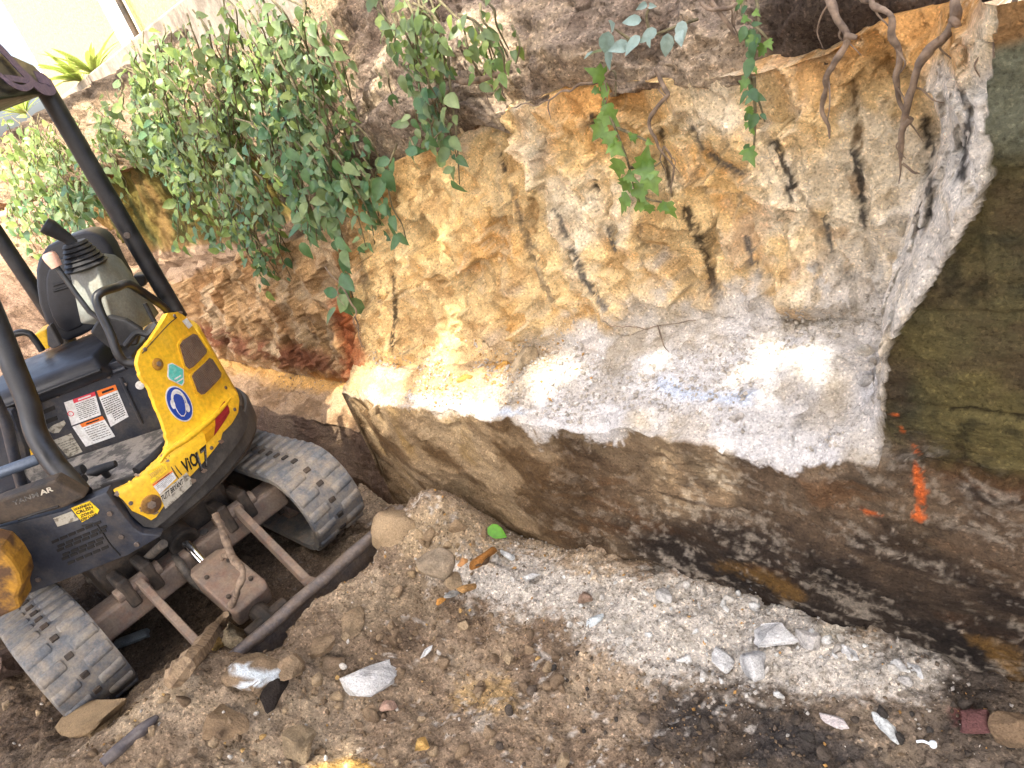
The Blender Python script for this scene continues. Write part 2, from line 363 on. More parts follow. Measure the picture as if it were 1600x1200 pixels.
    p2[:, 0] += 0.006*n_fine
    shelf = (S >= 4.05) & (S < 5.05); p2[:, 2] += np.where(shelf & (X < -2.7), 0.05*np.maximum(n_mid, -0.3)+0.5*np.maximum(f1, -0.02)+0.6*np.maximum(f2, -.01)+0.02*n_fine, 0)
    # loose spoil heaped on the shelf against the wall
    heap = np.where(ledge, 0.035*np.maximum(0, fbm(p, 3.1, 3, 43))*np.sin(np.pi*np.clip(S-2, 0, 1)), 0); p2[:, 2] += heap
    u, v, dep = project(p2)
    # ---------- colours of the rock itself
    w1 = fbm(p*np.array([1, 1, 0.7]), 3.0, 4, 51); w2 = fbm(p, 8, 4, 52); w3 = fbm(p, 28, 3, 53); w4 = fbm(p, 75, 3, 54)
    C = np.tile(lin(224, 194, 142), (len(X), 1))
    C = mix(C, lin(204, 164, 104), 0.8*sstep(-0.05, 0.6, w1+0.5*w2+0.15*w3))
    C = mix(C, lin(226, 214, 190), 0.8*sstep(0.0, 0.6, -w1+0.6*w2+0.2*w3-0.25+0.40*sstep(-1.3, -0.5, X)))
    C = mix(C, lin(186, 128, 68), 0.55*sstep(0.16, 0.0, wz.repeat(nv)-Zv+0.05*w2)*sstep(-0.5, 0.35, w1+w2))
    C = mix(C, lin(192, 138, 76), 0.4*sstep(0.35, 0.75, w2+0.35*w1))
    C = mix(C, lin(164, 122, 70), 0.5*sstep(0.25, 0.7, -w2+0.4*w3))
    C = mix(C, lin(216, 211, 202), 0.9*sstep(0.26, 0.08, np.abs(X-xe)+0.04*w2+0.25*sstep(1.25, 1.36, Zv))*right)
    # broken facets expose slightly different colour
    ci = ia; C = C*(0.90+0.20*ia)[:, None]; C = C*((0.88+0.24*ib)*(0.92+0.16*ic))[:, None]; C = mix(C, lin(224, 204, 168), 0.45*sstep(0.14, 0.02, eb+0.05*w3)*sstep(-.2, .4, w2)); C = mix(C, C*0.45, 0.8*sstep(0.05, 0.0, eb+0.02*w4)*sstep(0.0, 0.35, fbm(p, 4.5, 3, 56))); C = mix(C, C*0.5, 0.7*sstep(0.045, 0.0, ea+0.02*w3)*sstep(-.1, .3, fbm(p, 3.5, 3, 57)))
    C = mix(C, C*0.62, groove*gmask*0.55)
    # pale dust low on the wall
    DW = sstep(0.17, 0.0, Zv-bz.repeat(nv)+0.09*w2+0.05*w3)*(X > X_PROW-0.02)*wall
    # left bay: browner, with a red iron band near the floor
    lf = sstep(X_PROW+0.02, X_PROW-0.1, X)
    CL = mix(np.tile(lin(168, 138, 100), (len(X), 1)), lin(136, 104, 70), sstep(-0.1, 0.6, w1+0.6*w2))
    CL = mix(CL, lin(184, 164, 134), 0.7*sstep(0.1, 0.6, -w2+0.4*w1)); CL = mix(CL, lin(116, 70, 52), 0.8*sstep(0.10, 0.03, np.abs(Zv-0.36-0.03*w1))*sstep(-0.3, 0.3, w2+0.3))
    CL = mix(CL, lin(196, 138, 62), 0.9*sstep(0.33, 0.22, Zv+0.03*w2)*sstep(0.0, 0.2, X+3.75))
    CL = CL*(0.88+0.24*ci)[:, None]; CL = mix(CL, CL*0.6, groove*gmask*0.4)
    C = mix(C, CL, lf*(S >= 2.9))
    C = mix(C, lin(140, 70, 36), 0.85*sstep(26, 6, polydist(u, v, [(530, 480), (548, 540), (556, 590)])+8*w3)*wall)
    for pts_, wd, dp, c_, st in [(m+(0.9,))[:5] for m in MARKS]:
        dd = polydist(u, v, pts_); C = mix(C, lin(*c_), st*sstep(wd*1.05, wd*0.6, dd+wd*0.55*w3+wd*0.5*w4)*sstep(-0.95, -0.55, w3+0.7*w4)*(wall | ledge))
    # back wall above the left shelf: mossy
    CB = mix(np.tile(lin(100, 90, 46), (len(X), 1)), lin(62, 64, 34), sstep(-0.1, 0.4, fbm(np.stack([X*3, Y, Zv*0.6], 1), 2.4, 4, 61)))
    CB = mix(CB, lin(134, 106, 66), 0.7*sstep(0.25, 0.55, fbm(np.stack([X*1.5, Y, Zv*0.8], 1), 2.0, 3, 62)))
    C = mix(C, CB, sstep(5.02, 5.2, S)*left.repeat(nv))
    C = mix(C, mix(np.tile(lin(160, 138, 116), (len(X), 1)), lin(120, 98, 80), sstep(-.2, .4, w2+.4*w3)), ((S > 4.05) & (S < 5.1))*left.repeat(nv)*0.9)
    # shelf: grey-white rock dust, ochre crumbs to the left
    CD = mix(np.tile(lin(196, 189, 179), (len(X), 1)), lin(172, 162, 146), sstep(-0.2, 0.5, w2+0.4*w3))
    CD = mix(CD, lin(206, 168, 104), 0.75*sstep(-1.5, -1.95, X+0.25*w2)*sstep(2.02, 2.35, S+0.2*w2))
    CD = mix(CD, lin(150, 140, 124), 0.5*sstep(0.2, 0.7, w3+0.4*w4)); CD = mix(CD, lin(204, 204, 206), 0.6*sstep(0.1, 0.6, w1-0.3*w2))
    C = mix(C, CD, ledge*1.0*sstep(X_PROW-0.06, X_PROW, X)+DW*sstep(-2.2, -1.5, X+0.2*w1)*~oldface)
    CS = mix(np.tile(lin(168, 142, 112), (len(X), 1)), lin(128, 104, 78), sstep(-0.2, 0.5, w2+0.4*w3)); CS = mix(CS, lin(204, 160, 92), 0.8*sstep(2.5, 2.9, S+0.15*w2))
    C = mix(C, CS, ledge*sstep(X_PROW, X_PROW-0.06, X))
    # lower face: stained brown to black
    CW = mix(np.tile(lin(148, 127, 98), (len(X), 1)), lin(92, 72, 48), sstep(-0.05, 0.45, bed+0.4*w2))
    CW = mix(CW, lin(164, 144, 114), 0.7*sstep(0.1, 0.55, -bed+0.5*w2)); CW = mix(CW, lin(150, 120, 62), 0.6*sstep(0.3, 0.7, w1-0.4*bed)*(X < -1.6))
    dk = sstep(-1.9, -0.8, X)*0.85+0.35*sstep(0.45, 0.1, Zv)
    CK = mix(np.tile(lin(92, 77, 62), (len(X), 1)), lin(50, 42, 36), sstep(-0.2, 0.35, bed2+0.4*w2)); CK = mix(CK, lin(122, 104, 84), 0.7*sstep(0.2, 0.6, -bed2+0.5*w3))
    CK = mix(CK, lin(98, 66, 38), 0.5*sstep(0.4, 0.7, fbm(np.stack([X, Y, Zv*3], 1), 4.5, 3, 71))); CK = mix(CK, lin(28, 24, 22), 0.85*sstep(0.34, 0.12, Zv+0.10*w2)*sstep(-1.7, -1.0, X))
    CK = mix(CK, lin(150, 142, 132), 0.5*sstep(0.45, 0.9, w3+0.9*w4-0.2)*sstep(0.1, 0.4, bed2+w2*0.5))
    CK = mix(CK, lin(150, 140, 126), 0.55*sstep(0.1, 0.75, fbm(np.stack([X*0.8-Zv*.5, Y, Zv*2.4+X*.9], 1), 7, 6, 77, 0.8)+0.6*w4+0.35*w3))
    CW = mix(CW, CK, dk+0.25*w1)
    CW = mix(CW, lin(92, 74, 64), 0.7*sstep(X_PROW-0.02, X_PROW-0.06, X))
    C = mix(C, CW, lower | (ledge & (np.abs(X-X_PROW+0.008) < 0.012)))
    # old face to the right: moss and algae over dark stone, pale seams
    CM = mix(np.tile(lin(86, 80, 54), (len(X), 1)), lin(54, 53, 40), sstep(-0.2, 0.4, bed2+0.5*w2)); CM = mix(CM, lin(106, 96, 58), 0.6*sstep(0.1, 0.55, w1+0.3*w2)); CM = mix(CM, lin(74, 60, 46), 0.6*sstep(0.0, 0.6, fbm(np.stack([X*0.8, X*0, Zv], 1), 6, 5, 72, 0.65)))
    CM = CM*(0.94+0.12*bh)[:, None]; CM = mix(CM, lin(40, 38, 26), 0.7*sstep(0.0, 0.5, fbm(np.stack([X, X*0, Zv], 1), 9, 5, 73, 0.7)+0.3*w4)); CM = mix(CM, lin(108, 110, 92), 0.85*sstep(1.17, 1.24, Zv+0.03*w2)); CM = mix(CM, lin(150, 112, 70), 0.8*sstep(1.335, 1.36, Zv+0.02*w2))
    for zc, x0 in ((0.705, -0.44), (0.905, -0.38)):
        CM = mix(CM, lin(178, 174, 164) if zc in (1.035, 0.905) else lin(24, 20, 16), 0.8*sstep(0.007, 0.002, np.abs(Zv-zc-0.03*w1-0.014*w2-0.004*w3))*(X > x0)*sstep(-0.25, 0.1, w2+0.5*w3))
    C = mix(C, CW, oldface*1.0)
    om = oldface*sstep(0.60, 0.70, Zv+0.05*w2+0.05*w1)
    C = mix(C, CM, om)
    # crushed-rock dust spilling over the lip
    DUST = [(530,610),(557,622),(610,634),(660,638),(690,655),(730,647),(793,650),(847,698),(880,663),(930,692),(975,686),(1000,670),(1063,683),(1113,692),(1183,722),(1233,738),(1253,710),(1293,724),(1337,720),(1357,692),(1397,684),(1397,500),(1100,470),(530,560)]
    dm = insidepoly(u+9*w3+7*w2, v+9*w4+8*w2, DUST)
    C = mix(C, mix(CD, lin(170, 146, 112), 0.6*sstep(-1.4, -2.1, X)), sstep(-3, 4, dm)*(lower | ledge)*(X > X_PROW-0.05))
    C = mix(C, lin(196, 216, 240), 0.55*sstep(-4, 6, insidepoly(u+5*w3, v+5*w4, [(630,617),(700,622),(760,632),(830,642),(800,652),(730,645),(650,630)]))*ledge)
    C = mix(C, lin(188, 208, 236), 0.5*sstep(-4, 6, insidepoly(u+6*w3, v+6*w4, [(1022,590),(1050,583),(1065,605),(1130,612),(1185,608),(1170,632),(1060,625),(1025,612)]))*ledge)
    # orange survey paint
    for poly_ in ([(1429,722),(1441,738),(1448,770),(1444,800),(1452,812),(1436,818),(1424,806),(1430,780),(1427,748)], [(1392,640),(1406,645),(1404,652),(1394,648)], [(1425,690),(1434,700),(1436,716),(1428,706)], [(1344,792),(1372,800),(1380,808),(1352,804)], [(1404,664),(1412,668),(1414,676),(1406,674)]):
        C = mix(C, lin(206, 100, 44), 0.85*sstep(-2, 4, insidepoly(u+5*w4+3*w3, v+5*w3, poly_))*sstep(-0.8, -0.4, w4+0.6*w3))
    for poly_ in ([(1110,880),(1180,885),(1240,910),(1262,935),(1240,940),(1170,900)], [(1508,990),(1560,1000),(1600,1030),(1600,1070),(1560,1050)]):
        C = mix(C, lin(112, 84, 42), 0.6*sstep(-8, 8, insidepoly(u+9*w3, v+9*w4, poly_)))
    o = grid_object('rock_face', p2, nu, nv, C, M['rock']); tag(o, 'sandstone cliff with fresh yellow drill-scored cut above a dusty shelf and stained base', None, None, 'structure')
    return p2.reshape(nu, nv, 3), S.reshape(nu, nv)
BLK, GRY = (34, 33, 34), (84, 82, 78)
MARKS = [  # drill-hole remains, cracks and one painted sun streak: path in the photo, width, depth, colour
 ([(1210,222),(1228,262),(1241,292)], 8, .014, BLK), ([(1250,300),(1290,370),(1325,450)], 7, .010, (120,108,88), .6), ([(1333,132),(1338,180),(1342,225)], 8, .008, (104,84,58)),
 ([(1336,232),(1344,290),(1352,350)], 8, .012, BLK), ([(1444,188),(1450,215),(1456,238)], 9, .012, BLK), ([(1450,262),(1452,300),(1455,335)], 7, .010, (60,58,56)), ([(1514,172),(1508,225),(1502,275)], 8, .012, BLK), ([(1500,125),(1506,160)], 6, .008, (70,66,62)),
 ([(1080,200),(1100,232),(1130,255),(1160,272)], 6, .008, GRY), ([(1032,200),(1040,250),(1050,305)], 4, .012, (60,48,36)), ([(1072,330),(1098,385),(1112,430),(1130,490)], 9, .022, (40,34,28)), ([(926,180),(930,200),(937,218)], 6, .008, BLK),
 ([(784,240),(790,268)], 4, .006, BLK), ([(798,290),(815,350),(838,420),(862,470)], 6, .010, GRY, .6), ([(868,330),(895,395),(915,440),(946,482)], 6, .010, (84,82,78)), ([(1165,370),(1178,410),(1192,446)], 6, .010, (84,82,80)), ([(930,285),(934,296)], 5, .012, BLK),
 ([(660,200),(668,260),(700,340),(740,440)], 5, .007, (150,120,80), .5), ([(776,170),(780,300),(788,400),(786,460)], 6, .009, (176,158,128), .5), ([(700,250),(706,380),(716,470),(712,575)], 8, .012, (214,190,140), .5), ([(614,430),(618,490),(612,545)], 4, .010, (70,60,46)),  # palest groove here carries the sunlit streak in its colour
 ([(1230,290),(1238,325)], 5, .008, (70,68,64)), ([(1290,340),(1300,390)], 5, .008, GRY), ([(1270,420),(1290,450)], 9, .004, (226,222,216)), ([(848,150),(856,180)], 6, .006, (110,98,90)), ([(950,360),(960,390)], 4, .006, GRY), ([(1000,340),(1005,410)], 4, .006, GRY, .5),
 ([(560,400),(575,470),(560,520),(578,560)], 5, .010, (110,84,56), .6), ([(480,480),(500,560)], 4, .008, (90,64,40), .6)]
CLIFF, CLIFF_S = build_cliff()
# ================================================================== SOIL ABOVE THE CUT
def build_bank():
    xs = np.concatenate([np.arange(-12, -5, 0.07), np.arange(-5, -3, 0.024), np.arange(-3, 0.4, 0.0105), np.arange(0.4, 3, 0.07)])
    n = 190; t = np.linspace(0, 1, n)
    lf = sstep(-2.9, -4.2, xs)
    s0y, s0z = top_y(xs)+0.03, top_z(xs)-0.035
    wz = top_z(xs)
    pr = [np.stack([s0y+0.10+lf*0.45, s0z-0.02+lf*(1.44-wz)], 1), np.stack([s0y-0.05+lf*0.42, s0z+0.0+lf*(1.46-wz)], 1), np.stack([s0y-0.07+lf*0.45, wz+0.10+lf*(1.44-wz)], 1), np.stack([s0y+0.06+lf*0.38, wz+0.26+lf*(1.40-wz)], 1),
          np.stack([s0y+0.42+lf*0.25, 1.86+0*xs], 1), np.stack([2.55+0*xs, 2.06+0*xs], 1), np.stack([2.95+0*xs, 2.12+0*xs], 1)]
    kk = np.array([0, 0.1, 0.24, 0.42, 0.72, 0.9, 1.0]); P = np.stack(pr, 1)
    Y = np.stack([np.interp(t, kk, P[i, :, 0]) for i in range(len(xs))]); Zv = np.stack([np.interp(t, kk, P[i, :, 1]) for i in range(len(xs))])
    X = np.repeat(xs[:, None], n, 1); p = np.stack([X, Y, Zv], -1).reshape(-1, 3); tt = np.tile(t, len(xs))
    n1 = fbm(p, 2.6, 4, 81); n2 = fbm(p, 9, 5, 82); n3 = fbm(p, 38, 4, 83); f1, e = facets(p, 14, 84)
    d = 0.075*n1+0.045*n2+0.016*n3+0.5*f1
    d = d*sstep(0, 0.12, tt)
    rootgr = 0.02*np.maximum(0, fbm(np.stack([p[:, 0]*3, p[:, 1], p[:, 2]*0.6], 1), 6, 3, 85)); d = d-rootgr
    p2 = p.copy(); p2[:, 1] -= d*0.8; p2[:, 2] += d*0.5
    edge = 0.045*fbm(np.stack([p[:, 0], p[:, 0]*0, p[:, 0]*0], 1), 5, 4, 86); p2[:, 2] += edge*(1-sstep(0.1, 0.35, tt))
    u, v, _ = project(p2); w2 = fbm(p, 6, 4, 87); w3 = fbm(p, 30, 3, 88)
    C = mix(np.tile(lin(146, 132, 118), (len(p), 1)), lin(108, 94, 82), sstep(-0.2, 0.4, w2+0.3*w3)); C = mix(C, lin(176, 158, 134), 0.7*sstep(0.15, 0.6, -w2+0.4*w3))
    C = mix(C, lin(58, 48, 42), 0.8*sstep(1100, 1230, u+60*w2)*sstep(0.5, 0.3, tt)); C = mix(C, lin(120, 102, 78), 0.6*sstep(-2.3, -2.9, p[:, 0]+0.4*w2))
    C = mix(C, lin(170, 112, 60), 0.6*sstep(0.14, 0.05, tt+0.06*w2)*sstep(0, 0.3, w2))
    C = mix(C, lin(50, 44, 40), 0.85*sstep(0.80, 0.86, tt+0.04*w2)*sstep(-3.5, -4.5, p[:, 0])*sstep(0.96, 0.93, tt))
    return grid_object('soil_bank', p2, len(xs), n, C, M['soil']), p2.reshape(len(xs), n, 3)
bank, BANK = build_bank(); tag(bank, 'crumbly grey-brown topsoil bank lying over the sandstone', None, None, 'structure')
# ================================================================== GROUND
def ground_h(x, y):
    x = np.asarray(x, float); y = np.asarray(y, float); p = np.stack([x, y, x*0], 1)
    near = np.exp(-((x+1.5)/7)**2-((y-0.5)/7)**2)
    f1, _ = facets(p, 9, 91); f2, _ = facets(p, 26, 92)
    z = 0.030*fbm(p, 1.3, 3, 93)+near*(0.020*fbm(p, 5, 4, 94)+0.012*fbm(p, 22, 4, 95)+0.0035*fbm(p, 75, 3, 96)+0.32*np.maximum(f1, -0.01)+0.35*f2)
    z = z+0.20*np.exp(-((x+2.14)/0.24)**2)*sstep(0.46, 0.22, y)*sstep(-1.6, -0.4, y)+0.11*np.exp(-((x+2.46)/0.15)**2)*sstep(0.36, 0.16, y)*sstep(-1.6, -0.4, y)          # windrow buried round the blade
    z = z+0.10*np.exp(-((x+1.95)/0.5)**2-((y+0.1)/0.6)**2)
    z = z+0.155*np.exp(-((x+2.02)/0.19)**2)*sstep(-2.19, -2.10, x)*sstep(0.2, 0.5, y)*sstep(1.3, 1.0, y)             # dirt pushed up before the blade
    z = z+0.15*np.exp(-((x+1.93)/0.20)**2-((y-1.06)/0.15)**2)+0.04*np.exp(-((x+1.6)/0.3)**2-((y-1.05)/0.2)**2)
    z = z+0.055*np.exp(-((y-1.22)/0.22)**2)*sstep(-1.9, -1.4, x)*sstep(-0.15, -0.6, x)         # white spoil fan
    rub, _ = facets(p, 4.5, 97)
    z = z+np.clip((-5.3-x)*0.42, 0, 1.25)*(1+0.12*fbm(p, 2.5, 3, 98))+sstep(-4.7, -5.6, x)*(0.06*fbm(p, 4, 4, 99)+0.7*np.maximum(rub, -0.02))       # rubble ramp at the far end of the pit
    z = z-0.03*sstep(-2.25, -2.45, x)*sstep(-4.3, -4.0, x)*sstep(-0.25, -0.1, y)
    return z
GH = {}
def ground_at(x, y):
    xs, ys, Z = GH['g']; i = int(np.clip(np.searchsorted(xs, x)-1, 0, len(xs)-2)); j = int(np.clip(np.searchsorted(ys, y)-1, 0, len(ys)-2)); a = (x-xs[i])/(xs[i+1]-xs[i]); b = (y-ys[j])/(ys[j+1]-ys[j])
    return float((Z[i, j]*(1-b)+Z[i, j+1]*b)*(1-a)+(Z[i+1, j]*(1-b)+Z[i+1, j+1]*b)*a)
def build_ground():
    def ax(lo, a, b, hi, st): 
        out = [a-(a-lo)*(k/14)**2.5 for k in range(14, 0, -1)]; return np.array(out+list(np.arange(a, b, st))+[b+(hi-b)*(k/14)**2.5 for k in range(0, 15)])
    xs = np.concatenate([[-3.6-(60-3.6)*(k/14)**2.5-4.8*(k > 0) for k in range(14, 0, -1)], np.arange(-8.3, -3.6, 0.03), ax(-60, -3.6, 0.6, 60, 0.0078)[14:]]); ys = ax(-60, -1.15, 1.34, 60, 0.0072)
    X, Y = np.meshgrid(xs, ys, indexing='ij'); x, y = X.ravel(), Y.ravel(); z = ground_h(x, y)
    GH['g'] = (xs, ys, z.reshape(len(xs), len(ys)))
    p = np.stack([x, y, z], 1); u, v, dep = project(p)
    w1 = fbm(p, 2.0, 4, 101); w2 = fbm(p, 7, 4, 102); w3 = fbm(p, 28, 4, 103); w4 = fbm(p, 80, 2, 104)
    C = mix(np.tile(lin(158, 140, 118), (len(x), 1)), lin(128, 111, 92), sstep(-0.2, 0.4, w2+0.3*w3)); C = mix(C, lin(176, 158, 132), 0.65*sstep(0.15, 0.6, -w2+0.5*w3))
    dk = sstep(-1.15, -0.55, x+0.25*w1+0.15*w2)*0.8
    C = mix(C, mix(np.tile(lin(100, 90, 80), (len(x), 1)), lin(58, 55, 53), sstep(-0.1, 0.35, w2+0.4*w1)), dk)
    C = mix(C, lin(112, 92, 74), 0.5*sstep(0.1, 0.5, w1))
    inm = (dep > 0.3)
    def spot(poly, c, a, soft=14, wob=16):
        nonlocal C; C = mix(C, lin(*c), a*inm*sstep(-soft, soft, insidepoly(u+wob*w3+wob*1.2*w2, v+wob*w4+wob*w2, poly)))
    SAND = [(690,870),(760,850),(860,868),(980,905),(1080,905),(1200,905),(1270,955),(1400,1020),(1500,1040),(1460,1085),(1400,1085),(1290,1080),(1180,1092),(1090,1060),(1030,1075),(950,1020),(890,975),(830,955),(740,940),(690,905)]
    spot(SAND, (196, 189, 178), 0.95, 18, 24); C = mix(C, lin(150, 142, 128), 0.5*sstep(0.2, 0.6, w3+0.5*w4)*inm*(insidepoly(u, v, SAND) > -20))
    spot([(610,840),(650,790),(690,775),(740,800),(770,840),(720,860),(640,880)], (172, 152, 122), 0.8)
    spot([(700,1060),(780,1050),(800,1090),(740,1110),(690,1090)], (176, 146, 96), 0.7); spot([(480,1195),(540,1182),(590,1195),(560,1215),(490,1215)], (206, 164, 92), 0.9, 8, 6)
    spot([(520,940),(620,900),(700,905),(690,960),(560,1000)], (152, 136, 112), 0.5); spot([(1020,1120),(1090,1090),(1180,1110),(1120,1170),(1030,1170)], (58, 56, 56), 0.7); spot([(1200,1130),(1330,1150),(1400,1200),(1180,1200)], (56, 55, 56), 0.7)
    spot([(1480,1110),(1520,1105),(1530,1140),(1495,1135)], (122, 74, 72), 0.8, 6, 5); spot([(730,1110),(760,1105),(765,1140),(735,1140)], (178, 172, 162), 0.5, 6, 8)
    C = mix(C, lin(204, 198, 188), 0.6*sstep(0.62, 0.85, w3+0.6*w4)*sstep(-0.1, 0.3, w1+w2*0.4)*inm)
    C = mix(C, mix(np.tile(lin(158, 134, 112), (len(x), 1)), lin(120, 98, 80), sstep(-.2, .4, w2+.3*w3)), sstep(-4.7, -5.4, x))
    C = mix(C, lin(70, 58, 48), 0.75*sstep(-4.9, -4.6, x)*sstep(-2.2, -2.5, x+0.1*w2)*sstep(1.12, 0.8, y))
    o = grid_object('ground', p, len(xs), len(ys), C, M['ground']); return tag(o, 'churned brown and grey dirt floor of the excavation', None, None, 'structure')
build_ground()
def gpt(u, v, lift=0.0):
    z = 0.0
    for _ in range(8): p = onz(u, v, z); z = ground_at(p[0], p[1])+lift
    return p
# ================================================================== MINI EXCAVATOR
OC = np.array([-3.3, 0.47, 0.0]); FW = np.array([0.788, -0.615, 0]); FW /= np.linalg.norm(FW); LT = np.array([-FW[1], FW[0], 0]); UP = np.array([0, 0, 1.0])
def P(f, l, z): return OC+f*FW+l*LT+z*UP
def onpl(u, v, n, c): w = ray(u, v); return CAM+w*((c-(CAM-OC)@n)/(w@n))
def onf(u, v, f): return onpl(u, v, FW, f)
def onl(u, v, l): return onpl(u, v, LT, l)
def fbox(f0, f1, l0, l1, z0, z1): return obox(P((f0+f1)/2, (l0+l1)/2, (z0+z1)/2), FW*(f1-f0)/2, LT*(l1-l0)/2, UP*(z1-z0)/2)
def fplate(px, f, th): return prism([onf(u, v, f) for u, v in px], -FW*th)
def hood_r(z): return 0.668-0.030*float(sstep(0.665, 0.715, np.array(z)))
def oncyl(u, v, dr=0.0):
    r = 0.65
    for _ in range(4):
        w = ray(u, v); a = CAM-OC; A = w[0]**2+w[1]**2; B = 2*(a[0]*w[0]+a[1]*w[1]); Cc = a[0]**2+a[1]**2-(r+dr)**2
        D = max(B*B-4*A*Cc, 0); p = CAM+w*((-B-math.sqrt(D))/(2*A)); r = hood_r(p[2])
    q = p-OC; return math.atan2(q@LT, q@FW), p[2]                # angle from straight ahead towards the left, height
def cylpt(th, z, dr=0.0): r = hood_r(z)+dr; return P(r*math.cos(th), r*math.sin(th), z)
def cyl_mesh(poly2, dr, th=0.0, step=0.035, zsplit=(0.665, 0.68, 0.69, 0.70, 0.715)):
    """polygon in (angle, height) laid on the curved hood; th = thickness inwards"""
    bm = bmesh.new(); bm.faces.new([bm.verts.new((a, z, 0)) for a, z in poly2])
    a0, a1 = min(a for a, _ in poly2), max(a for a, _ in poly2); k = math.ceil(a0/step)
    def cut(co, no): bmesh.ops.bisect_plane(bm, geom=bm.verts[:]+bm.edges[:]+bm.faces[:], plane_co=co, plane_no=no, dist=1e-6)
    while k*step < a1: cut((k*step, 0, 0), (1, 0, 0)); k += 1
    for z in zsplit: cut((0, z, 0), (0, 1, 0))
    bmesh.ops.triangulate(bm, faces=[f for f in bm.faces if len(f.verts) > 4])
    if th > 0:
        r = bmesh.ops.extrude_face_region(bm, geom=bm.faces[:])
        for g in r['geom']:
            if isinstance(g, bmesh.types.BMVert): g.co.z = -th
    bm.verts.index_update(); v = [cylpt(b.co.x, b.co.y, dr+b.co.z) for b in bm.verts]; f = [tuple(x.index for x in q.verts) for q in bm.faces]; bm.free(); return (v, f)
def cyl_px(px, dr, th=0.0, **k): return cyl_mesh([oncyl(u, v) for u, v in px], dr, th, **k)
def text_mesh(s, bold=0.0, shear=0.0):
    c = bpy.data.curves.new('lettering', 'FONT'); c.body = s; c.size = 1; c.offset = bold; c.shear = shear; c.resolution_u = 2
    o = bpy.data.objects.new('lettering', c); COL.objects.link(o)
    dg = bpy.context.evaluated_depsgraph_get(); me = bpy.data.meshes.new_from_object(o.evaluated_get(dg))
    v = np.array([tuple(q.co) for q in me.vertices]); f = [tuple(p.vertices) for p in me.polygons]
    bpy.data.objects.remove(o); bpy.data.curves.remove(c); bpy.data.meshes.remove(me)
    v[:, 0] -= v[:, 0].min(); v[:, 1] -= v[:, 1].min(); return v, f, v[:, 0].max(), v[:, 1].max()
def text_on(s, mapper, a, b, c, **k):
    """lay text so that its box has lower-left a, lower-right b, upper-left c (pixels), through mapper(u, v) -> point"""
    v, f, w, h = text_mesh(s, **k); a, b, c = np.array(a, float), np.array(b, float), np.array(c, float)
    return ([mapper(*(a+(b-a)*x/w+(c-a)*y/h)) for x, y, _ in v], f)
def cmap(dr): return lambda u, v: cylpt(*oncyl(u, v), dr)
def fmap(f): return lambda u, v: onf(u, v, f)

X_ = {}
X_['yellow'] = solid('yellow_machine_paint', (234, 186, 40), 0.45, c2=(222, 170, 40), scale=5, fine=60, bmp=0.04, dirt=(176, 142, 74), dirtlo=0.50, speck=(74, 56, 40), specklo=0.67)
X_['yellowrust'] = solid('chipped_yellow_paint', (170, 124, 44), 0.55, c2=(84, 60, 40), scale=9, lo=0.42, hi=0.58, bmp=0.2)
X_['navy'] = solid('blue_black_steel', (44, 48, 58), 0.42, c2=(58, 60, 66), scale=9, dirt=(104, 94, 80), dirtlo=0.48, speck=(132, 120, 102), specklo=0.70, bmp=0.08)
X_['black'] = solid('black_steel', (22, 23, 27), 0.4, c2=(36, 37, 40), scale=16, bmp=0.06, spec=0.5)
X_['dark'] = solid('grimy_dark_steel', (40, 37, 34), 0.75, c2=(66, 58, 50), scale=14, bmp=0.3, dirt=(92, 76, 60))
X_['cast'] = solid('grey_cast_counterweight', (62, 60, 58), 0.6, c2=(84, 80, 74), scale=10, bmp=0.15)
X_['rubber'] = solid('grey_track_rubber', (90, 93, 97), 0.8, c2=(112, 112, 110), scale=20, bmp=0.3, dirt=(160, 144, 120), dirtlo=0.42)
X_['rubberclean'] = solid('black_rubber', (30, 31, 34), 0.55, c2=(44, 44, 46), scale=20, bmp=0.15)
X_['vinyl'] = solid('black_seat_vinyl', (30, 32, 38), 0.42, c2=(42, 44, 50), scale=6, bmp=0.08, fine=300)
X_['grey'] = solid('grey_console_plastic', (122, 126, 120), 0.55, c2=(140, 142, 132), scale=12, bmp=0.08, dirt=(108, 100, 84))
X_['rusty'] = solid('rusty_brown_steel', (104, 92, 84), 0.7, 0.1, c2=(118, 94, 80), scale=24, bmp=0.3, dirt=(140, 122, 102), dirtlo=0.38)
X_['steel'] = solid('worn_grey_steel', (92, 86, 84), 0.5, 0.35, c2=(116, 106, 98), scale=30, bmp=0.25, dirt=(116, 98, 78))
X_['chrome'] = solid('polished_rod', (214, 214, 214), 0.15, 1.0, bmp=0)
X_['mat'] = solid('dusty_floor_mat', (150, 144, 136), 0.85, c2=(92, 90, 88), scale=18, lo=0.46, hi=0.58, bmp=0.3)
X_['white'] = solid('white_sticker', (226, 226, 224), 0.45, c2=(206, 204, 198), scale=20, bmp=0.0)
X_['worn'] = solid('worn_sticker', (178, 172, 156), 0.6, c2=(110, 104, 92), scale=60, lo=0.5, hi=0.58, bmp=0.0)
X_['blue'] = solid('blue_sign', (20, 66, 158), 0.4, bmp=0.0); X_['red'] = solid('red_reflector', (150, 34, 40), 0.35, c2=(128, 28, 34), scale=60, bmp=0.0); X_['redhead'] = solid('red_header', (206, 60, 74), 0.5, bmp=0.0)
X_['orange'] = solid('orange_header', (232, 122, 44), 0.5, bmp=0.0); X_['amber'] = solid('amber_reflector', (206, 150, 20), 0.35, c2=(186, 130, 16), scale=60, bmp=0.0); X_['teal'] = solid('teal_sticker', (84, 190, 176), 0.5, c2=(120, 200, 186), scale=50, bmp=0.0)
